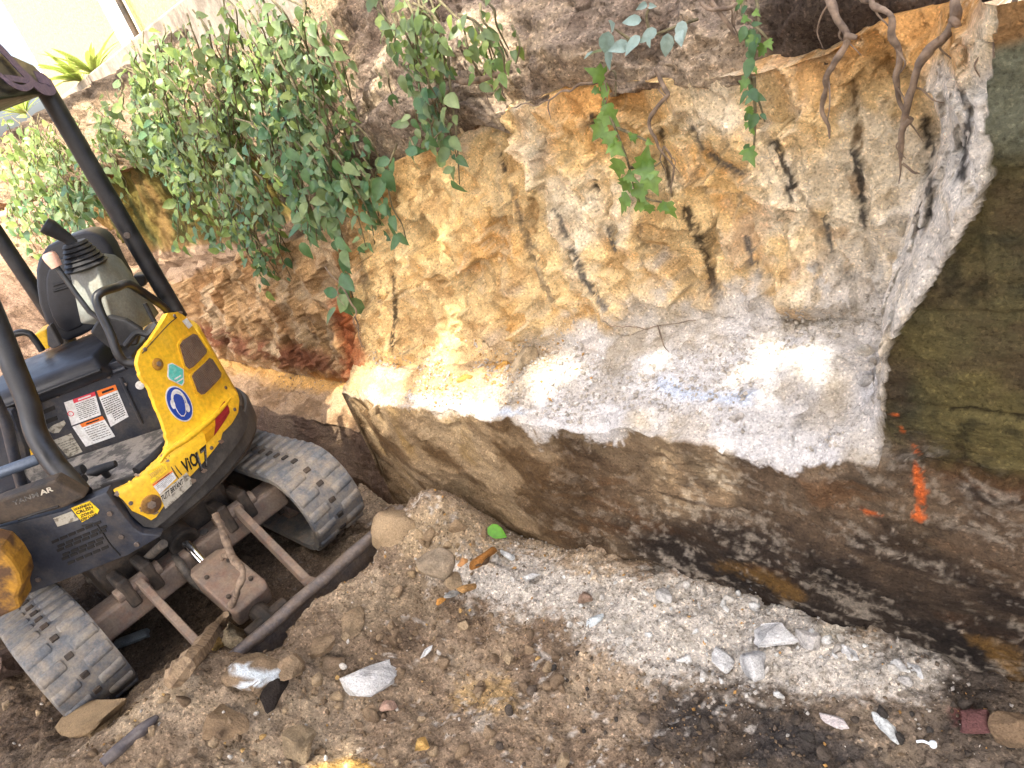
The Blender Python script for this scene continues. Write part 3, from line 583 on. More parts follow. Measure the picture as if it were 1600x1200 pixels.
X_['hazard'] = solid('yellow_sticker', (240, 200, 36), 0.5, c2=(214, 172, 40), scale=70, lo=0.52, hi=0.6, bmp=0.0); X_['ink'] = solid('black_print', (28, 26, 24), 0.6, bmp=0.0); X_['ghost'] = solid('worn_pale_print', (112, 108, 100), 0.6, c2=(70, 70, 70), scale=140, lo=0.48, hi=0.52, bmp=0.0)
X_['silver'] = solid('pale_print', (196, 188, 170), 0.5, c2=(140, 132, 118), scale=120, lo=0.55, hi=0.6, bmp=0.0); X_['pink'] = solid('faded_pink_grip', (200, 158, 140), 0.5, bmp=0.03); X_['rustmesh'] = solid('rusty_mesh', (122, 84, 56), 0.75, c2=(92, 64, 50), scale=60, bmp=0.2, dirt=(140, 124, 108))
X_['purple'] = solid('purple_webbing', (98, 86, 108), 0.8, c2=(116, 100, 120), scale=60, bmp=0.2, fine=500); X_['hose'] = solid('muddy_hose', (92, 84, 74), 0.7, c2=(66, 62, 58), scale=26, bmp=0.2)
X_['pipe'] = solid('blue_grey_handle', (88, 98, 112), 0.45, 0.3, bmp=0.05)

EX = empty('mini_excavator', tuple(OC), 'yellow and black mini excavator with rubber tracks and open canopy beside the rock cut', 'excavator')
# ---------- tracks
def track(y0, y1, xf, xr, z0, mat):
    r = 0.165; th = 0.026; ym = (y0+y1)/2
    zc = z0+r+th
    loop = []                                     # centre line of the belt, anticlockwise in the xz plane
    for k in range(13): a = -math.pi/2+math.pi*k/12; loop.append((xf-r-th+r*math.cos(a), zc+r*math.sin(a)*1.0))
    nst = 24
    for k in range(1, nst): t = k/nst; loop.append((xf-r-th+(xr-xf+2*(r+th))*t, zc+r-0.018*math.sin(math.pi*t)))
    for k in range(13): a = math.pi/2+math.pi*k/12; loop.append((xr+r+th+r*math.cos(a), zc+r*math.sin(a)))
    for k in range(1, nst): t = k/nst; loop.append((xr+r+th+(xf-xr-2*(r+th))*t, zc-r))
    L = np.array(loop); n = len(L); tg = np.roll(L, -1, 0)-np.roll(L, 1, 0); tg /= np.linalg.norm(tg, axis=1)[:, None]; nm = np.stack([tg[:, 1], -tg[:, 0]], 1)
    v, f = [], []
    for k in range(n):
        for yy, o in ((y0, -th*0.4), (y0, th*0.55), (y0+0.02, th*0.75), (y1-0.02, th*0.75), (y1, th*0.55), (y1, -th*0.4)):
            q = L[k]+nm[k]*o; v.append((q[0], yy, q[1]))
    for k in range(n):
        for j in range(6): f.append((k*6+j, k*6+(j+1) % 6, ((k+1) % n)*6+(j+1) % 6, ((k+1) % n)*6+j))
    tr = mk('track', [(v, f)], mat, EX, smooth=True)
    # lugs, alternate left and right of the centre line
    seglen = np.linalg.norm(np.roll(L, -1, 0)-L, axis=1); cum = np.concatenate([[0], np.cumsum(seglen)]); tot = cum[-1]; npitch = int(tot/0.068); half = (y1-y0)/2
    for side in (0, 1):
        ya, yb = (y0+0.004, ym-0.022) if side == 0 else (ym+0.022, y1-0.004)
        c = [(-0.024, ya, 0.0), (0.024, ya, 0.0), (0.030, yb, 0.0), (-0.018, yb, 0.0), (-0.012, ya, 0.013), (0.012, ya, 0.013), (0.020, yb, 0.013), (-0.006, yb, 0.013)]
        me = None
        for k in range(npitch):
            s = (k+0.5*side)/npitch*tot; i = int(np.searchsorted(cum, s)-1) % n; t = (s-cum[i])/seglen[i]
            q = L[i]*(1-t)+L[(i+1) % n]*t; tt = tg[i]*(1-t)+tg[(i+1) % n]*t; tt /= np.linalg.norm(tt); nn = np.array([tt[1], -tt[0]])
            if me is None:
                lo = mk('track_lug', [([(a, b-ym, h) for a, b, h in c], [(0,1,2,3),(4,7,6,5),(0,4,5,1),(1,5,6,2),(2,6,7,3),(3,7,4,0)])], mat, None, bevel=0.007, seg=2, smooth=True); me = lo.data
            else: lo = bpy.data.objects.new('track_lug', me); COL.objects.link(lo)
            lo.parent = tr; b0 = q+nn*th*0.55
            lo.matrix_local = Matrix(((tt[0], 0, nn[0], b0[0]-OC[0]), (0, 1, 0, ym-OC[1]), (tt[1], 0, nn[1], b0[1]), (0, 0, 0, 1)))
    # steel guide links in the centre gap
    gm = None
    for k in range(npitch):
        s = (k+0.25)/npitch*tot; i = int(np.searchsorted(cum, s)-1) % n; t = (s-cum[i])/seglen[i]; q = L[i]*(1-t)+L[(i+1) % n]*t; tt = tg[i]; nn = np.array([tt[1], -tt[0]])
        if gm is None: lo = mk('guide_link', [obox((0, 0, 0), (0.010, 0, 0), (0, 0.013, 0), (0, 0, 0.006))], X_['dark'], None, bevel=0.003); gm = lo.data
        else: lo = bpy.data.objects.new('guide_link', gm); COL.objects.link(lo)
        lo.parent = tr; b0 = q+nn*th*0.8; lo.matrix_local = Matrix(((tt[0], 0, nn[0], b0[0]-OC[0]), (0, 1, 0, ym-OC[1]), (tt[1], 0, nn[1], b0[1]), (0, 0, 0, 1)))
    # frame, idler, sprocket, rollers
    fr = mk('track_frame', [wbox(xr+0.22, xf-0.25, ym-0.055, ym+0.055, z0+0.12, z0+0.24)], X_['dark'], EX, bevel=0.02)
    def wheel(nme, x, z, rad, wd):
        pr = tube([(x, ym-wd, z), (x, ym-wd*0.5, z), (x, ym+wd*0.5, z), (x, ym+wd, z)], [rad*0.86, rad, rad, rad*0.86], 28); hub = tube([(x, ym-wd-0.02, z), (x, ym+wd+0.02, z)], rad*0.35, 16)
        w = mk(nme, [pr], X_['rusty'], EX, smooth=True); mk('hub', [hub], X_['dark'], w, bevel=0.004)
    wheel('idler_wheel', xf-r-th, zc, 0.150, 0.035); wheel('drive_sprocket', xr+r+th, zc, 0.150, 0.03)
    for k in range(3): wheel('track_roller', xr+0.42+k*0.34, z0+0.10, 0.062, 0.05)
track(0.835, 1.065, -2.51, -4.05, 0.0, X_['rubber']); track(-0.125, 0.105, -2.63, -4.15, 0.0, X_['rubber'])
# ---------- undercarriage
cb = mk('car_body', [wbox(-3.95, -2.88, 0.20, 0.74, 0.17, 0.40)], X_['dark'], EX, bevel=0.03); mk('slew_ring', [tube([P(0, 0, 0.385), P(0, 0, 0.47)], 0.27, 32)], X_['dark'], cb, bevel=0.01, smooth=True)
for x0 in (-2.86, -3.75): mk('cross_tube', [wbox(x0, x0+0.11, 0.06, 0.88, 0.20, 0.30)], X_['rusty'], EX, bevel=0.012)
# blade
bz = [(-0.03, 0.005), (0.0, 0.0), (-0.028, 0.06), (-0.036, 0.12), (-0.030, 0.175), (-0.012, 0.205), (-0.03, 0.21), (-0.050, 0.175), (-0.058, 0.12), (-0.052, 0.06)]
bl = mk('dozer_blade', [prism([(-2.15+a, -0.14, z) for a, z in bz], (0, 1.165, 0))], X_['steel'], EX, bevel=0.006)
mk('blade_top_bar', [tube([(-2.172, -0.14+k*0.0585, 0.205+0.002*math.sin(k*1.7)) for k in range(21)], 0.021, 12)], X_['steel'], bl, smooth=True)
for yy, y2 in ((0.69, 0.645), (0.285, 0.275)):
    a = np.array([-2.74, yy, 0.315]); b = np.array([-2.20, y2, 0.10]); dr = (b-a)/np.linalg.norm(b-a); up = np.cross(dr, (0, 1, 0)); up = up if up[2] > 0 else -up
    ar = mk('blade_arm', [obox((a+b)/2, dr*np.linalg.norm(b-a)/2, (0, 0.013, 0), up*0.030), prism([b+(-0.06, -0.017, -0.03), b+(-0.06, -0.017, 0.05), b+(-0.10, -0.017, 0.075), b+(0.0, -0.017, 0.10), b+(0.04, -0.017, -0.03)], (0, 0.034, 0))], X_['rusty'], EX, bevel=0.004)
    mk('pivot_bracket', [wbox(a[0]-0.12, a[0]+0.0, yy-0.065, yy-0.024, 0.25, 0.37), wbox(a[0]-0.12, a[0]+0.0, yy+0.024, yy+0.065, 0.25, 0.37)], X_['dark'], ar, bevel=0.01)
    mk('pivot_pin', [tube([a+(-0.03, -0.085, 0.0), a+(-0.03, 0.085, 0.0)], 0.027, 14)], X_['rusty'], ar, bevel=0.004)
# blade ram
CY = 0.485; A_, B_, C_, D_ = (ony(u, v, CY) for u, v in ((252, 812), (290, 848), (327, 888), (415, 962)))
rm = mk('blade_cylinder', [tube([A_, B_], 0.050, 18), tube([B_-(B_-A_)*0.12, B_], 0.058, 18)], X_['dark'], EX, bevel=0.005, smooth=True)
mk('cylinder_rod', [tube([B_, C_], 0.019, 16)], X_['chrome'], rm, smooth=True)
dv = (D_-C_); dn = np.linalg.norm(dv); dv /= dn; un = np.cross(dv, (0, 1, 0)); un = un if un[2] > 0 else -un
gd = mk('cylinder_guard', [hull([C_+dv*t*dn+np.array([0, s*w, 0])+un*h for t, w, h in ((0.0, .055, .055), (0.0, .045, -.03), (0.12, .075, .072), (0.12, .07, -.04), (0.80, .075, .060), (0.80, .07, -.04), (0.86, .06, .045)) for s in (-1, 1)])], X_['rusty'], EX, bevel=0.008)
for s in (-1, 1):
    for t in (0.3, 0.68): c = C_+dv*t*dn+np.array([0, s*0.045, 0])+un*(0.071-0.012*t); mk('bolt', [tube([c, c+un*0.010], 0.008, 6)], X_['dark'], gd)
mk('rod_end', [tube([C_+dv*dn*0.82-un*0.02, D_+dv*0.05-un*0.02], 0.035, 14), tube([D_+(0, -0.08, -0.02), D_+(0, 0.08, -0.02)], 0.03, 14)], X_['dark'], gd, bevel=0.004)
for pts in ([(170, 925, .22), (205, 945, .26), (230, 930, .32), (262, 905, .38)], [(262, 800, .55), (300, 815, .6), (335, 812, .66), (372, 790, .72)], [(250, 838, .5), (275, 872, .43), (300, 905, .42), (322, 922, .43)], [(318, 830, .56), (335, 858, .56), (350, 868, .55)], [(140, 905, .2), (200, 895, .3), (255, 850, .4)]):
    mk('hydraulic_hose', [tube(smoothpath([ony(u, v, y) for u, v, y in pts], 8), 0.016, 10)], X_['hose'], EX, smooth=True)
# ---------- slewing deck
def arc(a0, a1, n=40): return [a0+(a1-a0)*k/n for k in range(n+1)]
ringv, ringf = [], []; prof = [(0.56, 0.435), (0.60, 0.445), (0.622, 0.465), (0.628, 0.52), (0.62, 0.54), (0.58, 0.54)]; aa = arc(math.radians(33), math.radians(215), 60)
for a in aa:
    lift = 0.02*float(sstep(0.55, 1.5, np.array(a)))
    for r, z in prof: ringv.append(P(r*math.cos(a), r*math.sin(a), z+(lift if z > 0.5 else lift*0.5)))
n6 = len(prof)
for k in range(len(aa)-1):
    for j in range(n6): ringf.append((k*n6+j, k*n6+(j+1) % n6, (k+1)*n6+(j+1) % n6, (k+1)*n6+j))
ringf += [tuple(range(n6-1, -1, -1)), tuple(range((len(aa)-1)*n6, len(aa)*n6))]
mk('counterweight', [(ringv, ringf)], X_['cast'], EX, smooth=True)
mk('deck', [prism([P(0.61*math.cos(a), 0.61*math.sin(a), 0.45) for a in arc(math.radians(40), math.radians(320), 40)], (0, 0, 0.13))], X_['dark'], EX, bevel=0.005)
mk('rear_hood', [prism([P(0.60*math.cos(a), 0.60*math.sin(a), 0.57) for a in arc(math.radians(100), math.radians(255), 40)], (0, 0, 0.35))], X_['yellow'], EX, bevel=0.02)
# front panel
FP = fplate([(-60, 842), (0, 824), (98, 799), (133, 783), (166, 769), (182, 792), (208, 824), (222, 834), (252, 838), (200, 868), (36, 932), (-60, 962)], 0.60, 0.05)
fp = mk('front_panel', [FP], X_['navy'], EX, bevel=0.006, smooth=True)
for r_ in range(6):
    for c_ in range(6):
        u0 = 80+c_*13.2+r_*4.0+(r_ % 2)*5; v0 = 846-c_*5.6+r_*6.6
        if c_ == 5 and r_ > 2: continue
        q = [(u0, v0), (u0+10.5, v0-4.4), (u0+12.2, v0-0.6), (u0+1.7, v0+4.0)]; mk('vent_slot', [fplate(q, 0.6025, 0.002)], X_['ink'], fp)
mk('panel_seam', [tube(smoothpath([onf(u, v, 0.601) for u, v in [(128, 822), (148, 818), (160, 832), (172, 850), (188, 868)]], 5), 0.0025, 6)], X_['ink'], fp)
mk('worn_sticker', [fplate([(83, 810), (112, 799), (124, 812), (90, 823)], 0.6022, 0.002)], X_['worn'], fp)
st = mk('warning_sticker', [fplate([(111, 794), (140, 783), (155, 797), (152, 803), (128, 816)], 0.6022, 0.002)], X_['hazard'], fp)
for s, a, b, c in (('WARNING', (116, 799), (143, 789), (114, 795)), ('CRUSH', (120, 804.5), (146, 794.5), (118, 799.5)), ('ZONE', (126, 809.5), (147, 801.0), (124.4, 805)), ('KEEP CLEAR', (127, 815), (152.5, 804.5), (125.6, 811))):
    mk('lettering', [text_on(s, fmap(0.6032), a, b, c, bold=0.03)], X_['ink'], st)
bp = mk('front_beam', [fplate([(-60, 806), (0, 781), (85, 751), (133, 778), (100, 794), (0, 821), (-60, 838)], 0.625, 0.06)], X_['dark'], EX, bevel=0.008)
mk('lettering', [text_on('YANM', fmap(0.6265), (21, 790.5), (61, 775.5), (18, 783.5), bold=0.02)], X_['ghost'], bp); mk('lettering', [text_on('AR', fmap(0.6265), (63.5, 774.5), (84, 767), (60.5, 767), bold=0.03)], X_['silver'], bp)
mk('seam', [tube([onf(u, v, 0.627) for u, v in [(28, 812), (62, 800), (92, 791)]], 0.004, 6)], X_['ink'], bp)
mk('boom_bracket', [fplate([(-60, 846), (0, 857), (18, 876), (31, 897), (35, 914), (28, 934), (33, 951), (0, 966), (-60, 990)], 0.76, 0.10)], X_['yellowrust'], EX, bevel=0.012)
mk('tow_hole', [tube([onf(0, 838, 0.604), onf(0, 838, 0.596)], 0.035, 20)], X_['ink'], EX)
# floor and pedals
fl = mk('floor_mat', [prism([onz(u, v, 0.65) for u, v in [(86, 724), (258, 667), (264, 684), (238, 712), (208, 738), (192, 745), (128, 763), (116, 745)]], (0, 0, -0.018))], X_['mat'], EX, bevel=0.003)
mk('floor_edge', [tube(smoothpath([onz(u, v, 0.652) for u, v in [(262, 668), (267, 686), (246, 712), (214, 738)]], 6), 0.021, 10)], X_['rubberclean'], fl, smooth=True)
mk('floor_skirt', [prism([onz(u, v, 0.648) for u, v in [(124, 764), (192, 747), (212, 740), (210, 731), (190, 741), (120, 757)]], (0, 0, -0.055))], X_['cast'], fl, bevel=0.006)
for (u, v), r_ in (((124, 737), 0.024), ((126, 751), 0.02)):
    c = onz(u, v, 0.66); pd = mk('pedal', [tube([c-LT*0.02, c+LT*0.02], r_, 14, flat=1)], X_['rubberclean'], EX, bevel=0.006, smooth=True)
c = onz(158, 733, 0.70); pd = mk('pedal', [tube([c-LT*0.05-FW*0.01, c-LT*0.02, c+LT*0.03, c+LT*0.055], [0.011, 0.019, 0.015, 0.012], 12)], X_['rubberclean'], EX, smooth=True); mk('pedal_stem', [tube([c, onz(168, 743, 0.655)], 0.013, 10)], X_['rubberclean'], pd, smooth=True)
# seat stand with stickers
ss = mk('seat_stand', [fplate([(20, 632), (30, 620), (100, 594), (205, 556), (222, 574), (240, 628), (262, 676), (256, 670), (88, 726), (56, 690)], 0.0, 0.34)], X_['navy'], EX, bevel=0.012)
mk('stand_rib', [tube([onf(u, v, 0.004) for u, v in [(30, 638), (110, 606), (196, 574)]], 0.010, 8)], X_['navy'], ss, smooth=True); mk('stand_rib', [tube([onf(u, v, 0.003) for u, v in [(188, 590), (203, 622), (222, 662)]], 0.007, 8)], X_['navy'], ss, smooth=True)
mk('slot', [fplate([(60, 644), (84, 634), (86, 640), (62, 650)], 0.003, 0.003)], X_['ink'], ss); mk('slot', [fplate([(66, 658), (88, 650), (90, 656), (69, 664)], 0.003, 0.003)], X_['ink'], ss)
mk('button_plate', [fplate([(148, 586), (164, 579), (166, 587), (151, 592)], 0.006, 0.004)], X_['worn'], ss)
def sticker(quad, head, base=X_['white'], rows=9, skip=0.0, mapf=None, par=None, fo=0.0):
    """a flat sticker with header bar and rows of fine print; quad = TL, TR, BR, BL in pixels"""
    TL, TR, BR, BL = (np.array(q, float) for q in quad)
    def at(s, t): return tuple((TL*(1-s)+TR*s)*(1-t)+(BL*(1-s)+BR*s)*t)
    pt = mapf or (lambda q, d: onf(*q, fo+0.003+d))
    def face(s0, s1, t0, t1, d): return ([pt(at(s, t), d) for s, t in ((s0, t0), (s1, t0), (s1, t1), (s0, t1))], [(0, 1, 2, 3)])
    o = mk('sticker', [face(0, 1, 0, 1, 0)], base, par)
    if head: mk('sticker_header', [face(skip, 1, 0, 0.17, 0.0008)], head, o); mk('sticker_print', [face(skip+0.22*(1-skip), 0.85, 0.06, 0.12, 0.0016)], X_['ink'] if head != X_['redhead'] else X_['white'], o)
    rr = random.Random(int(TL[0]*7+TL[1])); bars = []
    for k in range(rows):
        t = 0.24+0.70*k/rows; s = 0.08 if k % 3 else skip*0.8+0.06
        s = max(s, skip*0.9+0.05) if k < rows*0.6 else 0.3
        while s < 0.9: e = min(0.93, s+rr.uniform(0.05, 0.16)); bars.append(face(s, e, t, t+0.028, 0.0008)); s = e+0.022
    mk('sticker_print', bars, X_['ghost'], o); return o
s1 = sticker(((100, 629), (148, 612), (158, 648), (112, 665)), X_['redhead'], par=ss, skip=0.28); s2 = sticker(((151, 611), (180, 601), (201, 651), (173, 667)), X_['orange'], par=ss, rows=12); s3 = sticker(((113, 667), (160, 650), (180, 682), (134, 698)), X_['orange'], X_['white'], par=ss, skip=0.25, rows=7); s4 = sticker(((83, 688), (111, 677), (129, 706), (107, 715)), None, X_['worn'], par=ss, rows=6)
mk('torn_sticker', [fplate([(73, 672), (84, 664), (100, 657), (103, 662), (98, 668), (92, 676), (83, 677)], 0.003, 0.001)], X_['worn'], ss)
c = np.array(onf(110.5, 646.5, 0.0042)); rgv = [c+(LT*math.cos(a)+UP*math.sin(a))*r_ for a in arc(0, 2*math.pi, 20)[:-1] for r_ in (0.0085, 0.0115)]
mk('no_smoking_ring', [(rgv, [(2*k, 2*k+1, (2*k+3) % 40, (2*k+2) % 40) for k in range(20)])], X_['redhead'], s1)
# seat
mk('seat_cushion', [hull([P(f, l, z) for f, l, z in ((0.03, -0.27, 0.90), (0.03, 0.27, 0.90), (0.055, -0.25, 0.955), (0.055, 0.25, 0.955), (0.02, -0.24, 0.995), (0.02, 0.24, 0.995), (-0.2, -0.27, 1.0), (-0.2, 0.25, 1.0), (-0.44, -0.25, 0.985), (-0.44, 0.22, 0.985), (-0.44, -0.27, 0.89), (-0.44, 0.27, 0.89))])], X_['vinyl'], EX, bevel=0.022, seg=4, smooth=True)
mk('cushion_piping', [tube([P(0.053, -0.25+0.05*k, 0.945) for k in range(11)], 0.006, 8)], X_['rubberclean'], EX, smooth=True)
SBO = [(56, 448), (55, 423), (59, 406), (72, 386), (92, 376), (112, 368), (132, 362), (147, 363), (160, 370), (171, 384), (184, 412), (199, 439), (196, 467), (166, 503), (130, 524), (104, 535), (84, 525), (70, 503), (60, 476)]
sb = mk('seat_backrest', [fplate(SBO, -0.40, 0.11)], X_['vinyl'], EX, bevel=0.03, seg=4, smooth=True)
cu, cv = 122, 445
mk('backrest_pad', [fplate([(cu+(u-cu)*0.70-4, cv+(v-cv)*0.74+8) for u, v in SBO], -0.392, 0.02)], X_['vinyl'], sb, bevel=0.008, seg=3, smooth=True)
for vv in (0, 9): mk('backrest_seam', [tube([onf(u, v+vv, -0.389) for u, v in ((84, 446), (104, 440), (120, 433))], 0.006, 8)], X_['rubberclean'], sb, smooth=True)
mk('seat_hinge', [fplate([(72, 512), (78, 507), (96, 540), (82, 546), (74, 540)], -0.30, 0.04)], X_['navy'], EX, bevel=0.006)
mk('right_cover', [fplate([(52, 523), (72, 514), (78, 544), (66, 548)], -0.42, 0.10)], X_['yellow'], EX, bevel=0.006)
# control console on the left, tipped up
def F_(u, v, f): return onf(u, v, f)
cons = [F_(109, 428, -.06), F_(148, 407, -.03), F_(165, 409, -.10), F_(176, 416, -.16), F_(126, 506, -.06), F_(150, 497, 0.0), F_(172, 494, 0.02), F_(238, 504, -.14), F_(224, 513, -.08), F_(192, 440, -.16)]
cs = mk('control_console', [hull(cons+[q-FW*0.11 for q in cons])], X_['grey'], EX, bevel=0.010, seg=3, smooth=True)
mk('console_cut', [fplate([(152, 500), (172, 494), (196, 500), (222, 516), (214, 540), (170, 545), (140, 520)], 0.045, 0.03)], X_['rubberclean'], cs, bevel=0.008)
bt = []
for k in range(6):
    t = k/5; c = F_(135-17*t, 414-32*t, -.07); r_ = (0.080-0.034*t); ax = (F_(118, 382, -.07)-F_(135, 414, -.07)); ax /= np.linalg.norm(ax)
    bt.append(tube([c-ax*0.009, c, c+ax*0.009], [r_*0.86, r_, r_*0.86], 18))
mk('lever_boot', bt, X_['rubberclean'], cs, smooth=True)
mk('joystick', [tube(smoothpath([F_(u, v, f) for u, v, f in ((119, 386, -.07), (104, 372, -.06), (90, 363, -.05), (80, 357, -.045), (69, 351, -.04))], 5), [0.020, 0.020, 0.024, 0.027, 0.031, 0.030], 16)], X_['rubberclean'], cs, bevel=0.004, smooth=True)
lv = mk('safety_lever', [tube([F_(84, 410, 0.02), F_(118, 458, 0.03), F_(140, 487, 0.05), F_(158, 500, 0.06)], 0.0095, 12)], X_['black'], EX, smooth=True); mk('lever_grip', [tube([F_(74, 395, 0.018), F_(76, 398, 0.018), F_(81, 405, 0.02), F_(89, 417, 0.022)], [0.017, 0.024, 0.025, 0.019], 14)], X_['pink'], lv, smooth=True)
mk('grab_frame', [tube(smoothpath([F_(u, v, f) for u, v, f in ((216, 568, .24), (196, 566, .24), (184, 552, .24), (172, 520, .22), (156, 486, .18), (151, 466, .16), (160, 456, .14), (182, 449, .08), (198, 443, .04), (216, 452, -.02), (240, 468, -.08), (258, 482, -.14), (268, 496, -.16))], 6), 0.0155, 12)], X_['black'], EX, smooth=True)
mk('grab_frame_brace', [tube([F_(226, 474, -.05), F_(246, 512, -.05)], 0.009, 10)], X_['black'], EX, smooth=True)
mk('work_lamp', [fplate([(207, 431), (227, 429), (228, 446), (213, 453), (207, 450)], -.30, 0.06)], X_['black'], EX, bevel=0.008); mk('right_handle', [tube(smoothpath([F_(u, v, -.3) for u, v in ((4, 530), (30, 520), (46, 522), (58, 536), (66, 548))], 5), 0.014, 10)], X_['black'], EX, smooth=True)
# hydraulic bits beside the hood
mk('valve_body', [fplate([(222, 516), (238, 508), (252, 520), (246, 532), (226, 534)], 0.10, 0.06)], X_['dark'], EX, bevel=0.01); mk('cable', [tube(smoothpath([F_(u, v, 0.13) for u, v in ((196, 540), (214, 520), (232, 522), (246, 506))], 5), 0.012, 8)], X_['rubberclean'], EX, smooth=True)
# ---------- yellow side cover
HOOD = [(262, 489), (280, 487), (296, 500), (312, 526), (336, 562), (352, 586), (366, 608), (374, 626), (372, 645), (362, 662), (348, 676), (344, 690), (318, 722), (290, 752), (262, 782), (244, 808), (236, 813), (224, 806), (206, 798), (193, 782), (178, 768), (200, 757), (209, 752), (226, 738), (244, 722), (258, 706), (263, 690), (257, 668), (246, 640), (232, 604), (219, 585), (215, 566), (220, 548), (240, 524)]
def rag(poly, k0, k1, amp, n=5):                          # torn rubber edging along part of an outline
    out = []; rr = random.Random(3)
    for k in range(len(poly)):
        a, b = np.array(poly[k], float), np.array(poly[(k+1) % len(poly)], float); out.append(tuple(a))
        if k0 <= k < k1:
            nrm = np.array([-(b-a)[1], (b-a)[0]]); nrm /= np.linalg.norm(nrm)+1e-9
            for j in range(1, n): out.append(tuple(a+(b-a)*j/n+nrm*rr.uniform(-amp, amp)))
    return out
hd = mk('side_cover', [cyl_px(rag(HOOD, 20, 33, 1.3), 0.0, 0.02)], X_['yellow'], EX, smooth=True)
mk('cover_lower_edge', [cyl_px([(374, 626), (390, 652), (388, 668), (350, 722), (300, 776), (262, 812), (244, 826), (226, 824), (206, 806), (193, 784), (206, 799), (224, 807), (236, 814), (244, 809), (262, 783), (290, 753), (318, 723), (344, 691), (349, 677), (363, 663), (373, 646)], -0.006, 0.02)], X_['cast'], hd, smooth=True)
CREASE = [(250, 722), (262, 704), (290, 686), (318, 664), (342, 642), (360, 622)]
mk('cover_crease', [tube(smoothpath([cylpt(*oncyl(u, v), 0.004) for u, v in CREASE], 5), [0.003, 0.010, 0.012, 0.011, 0.009, 0.004], 10)], X_['yellow'], hd, smooth=True)
for q in ([(279, 540), (284, 532), (300, 522), (306, 524), (321, 547), (321, 552), (300, 574), (294, 577), (288, 572)], [(298, 588), (302, 582), (325, 560), (330, 562), (344, 584), (343, 590), (318, 616), (313, 617), (307, 612)]):
    cx, cy = np.mean([a for a, _ in q]), np.mean([b for _, b in q])
    fr = mk('grille_frame', [cyl_px([(cx+(a-cx)*1.16, cy+(b-cy)*1.13) for a, b in q], 0.004, 0.006)], X_['yellow'], hd, smooth=True); gr = mk('grille', [cyl_px(q, 0.006, 0.002)], X_['rustmesh'], hd, smooth=True)
    wires = []; (x0, y0), (x1, y1) = (min(a for a, _ in q), min(b for _, b in q)), (max(a for a, _ in q), max(b for _, b in q))
    for k in range(-14, 30):                              # woven wire: two sets of thin rods clipped to the opening
        for dx, dy in ((0.57, 0.82), (0.80, -0.60)):
            off = k*2.6; ox, oy = x0+dy*off*1.0, y0+18-dx*off*1.0
            tt = np.linspace(-70, 70, 141); uu, vv = ox+dx*tt, oy+dy*tt; m = insidepoly(uu, vv, q) > 1.0
            if m.sum() > 3: idx = np.where(m)[0]; wires.append(tube([cylpt(*oncyl(uu[i], vv[i]), 0.0075) for i in (idx[0], idx[len(idx)//2], idx[-1])], 0.0011, 4, caps=False))
    mk('wire_mesh', wires, X_['rusty'], gr)
for (u, v), r_ in (((246, 569), 0.022), ((236, 788), 0.034)):
    a, z = oncyl(u, v); c = cylpt(a, z, 0.001); nrm = math.cos(a)*FW+math.sin(a)*LT
    cp = mk('bolt_recess', [tube([c, c+nrm*0.003, c+nrm*0.005], [r_*1.0, r_*0.95, r_*0.7], 20)], X_['yellowrust'], hd, smooth=True); mk('bolt_head', [tube([c+nrm*0.004, c+nrm*0.009], r_*0.42, 6)], X_['rusty'], cp)
for q in ([(264, 712), (276, 732), (284, 742)], [(259, 716), (270, 734), (279, 748)], [(222, 552), (238, 534), (262, 508), (276, 496)]): mk('panel_line', [tube(smoothpath([cylpt(*oncyl(u, v), 0.0005) for u, v in q], 4), 0.0018, 6)], X_['dark'], hd)
for u, v in ((226, 546), (272, 494), (352, 606), (366, 640), (330, 700), (204, 786)): a, z = oncyl(u, v); c = cylpt(a, z, 0); nrm = math.cos(a)*FW+math.sin(a)*LT; mk('cover_bolt', [tube([c, c+nrm*0.005], 0.0075, 8)], X_['steel'], hd, bevel=0.001)
for u, v in ((190, 838), (172, 802), (60, 905), (214, 850)): c = onf(u, v, 0.60); mk('panel_bolt', [tube([c, c+FW*0.006], 0.009, 8)], X_['steel'], fp, bevel=0.001)
mk('stand_knob', [tube([onf(219, 602, 0.0), onf(219, 602, 0.02)], 0.017, 14)], X_['white'], ss, bevel=0.004, smooth=True)
for u, v in ((196, 600), (206, 630), (90, 618), (170, 588)): c = onf(u, v, 0.0); mk('stand_bolt', [tube([c, c+FW*0.007], 0.008, 8)], X_['steel'], ss, bevel=0.001)
# stickers on the cover
def ell(cx, cy, ax, ay, n=40): return [(cx+ax[0]*math.cos(t)+ay[0]*math.sin(t), cy+ax[1]*math.cos(t)+ay[1]*math.sin(t)) for t in arc(0, 2*math.pi, n)[:-1]]
SX, SY = np.array([20.5, 4.5]), np.array([5.5, 27.5])     # half axes of the round sign
def sg(x, y): return (279.5+SX[0]*x+SY[0]*y, 631+SX[1]*x+SY[1]*y)
sign = mk('ear_protection_sign', [cyl_px([sg(math.cos(t), math.sin(t)) for t in arc(0, 2*math.pi, 44)[:-1]], 0.0025, 0.002)], X_['white'], hd); mk('sign_face', [cyl_px([sg(0.93*math.cos(t), 0.93*math.sin(t)) for t in arc(0, 2*math.pi, 44)[:-1]], 0.0035, 0.0015)], X_['blue'], sign)
head = [(-0.44, -0.08), (-0.46, -0.28), (-0.36, -0.50), (-0.15, -0.62), (0.10, -0.62), (0.32, -0.52), (0.42, -0.30), (0.42, -0.05), (0.40, 0.2), (0.34, 0.45), (0.15, 0.66), (-0.05, 0.68), (-0.24, 0.55), (-0.38, 0.28)]
mk('head_symbol', [cyl_px([sg(x*1.08, y*1.06) for x, y in head], 0.0043, 0.001)], X_['white'], sign); mk('face_symbol', [cyl_px([sg(x*0.93, y*0.93+0.03) for x, y in head], 0.0050, 0.001)], X_['blue'], sign)
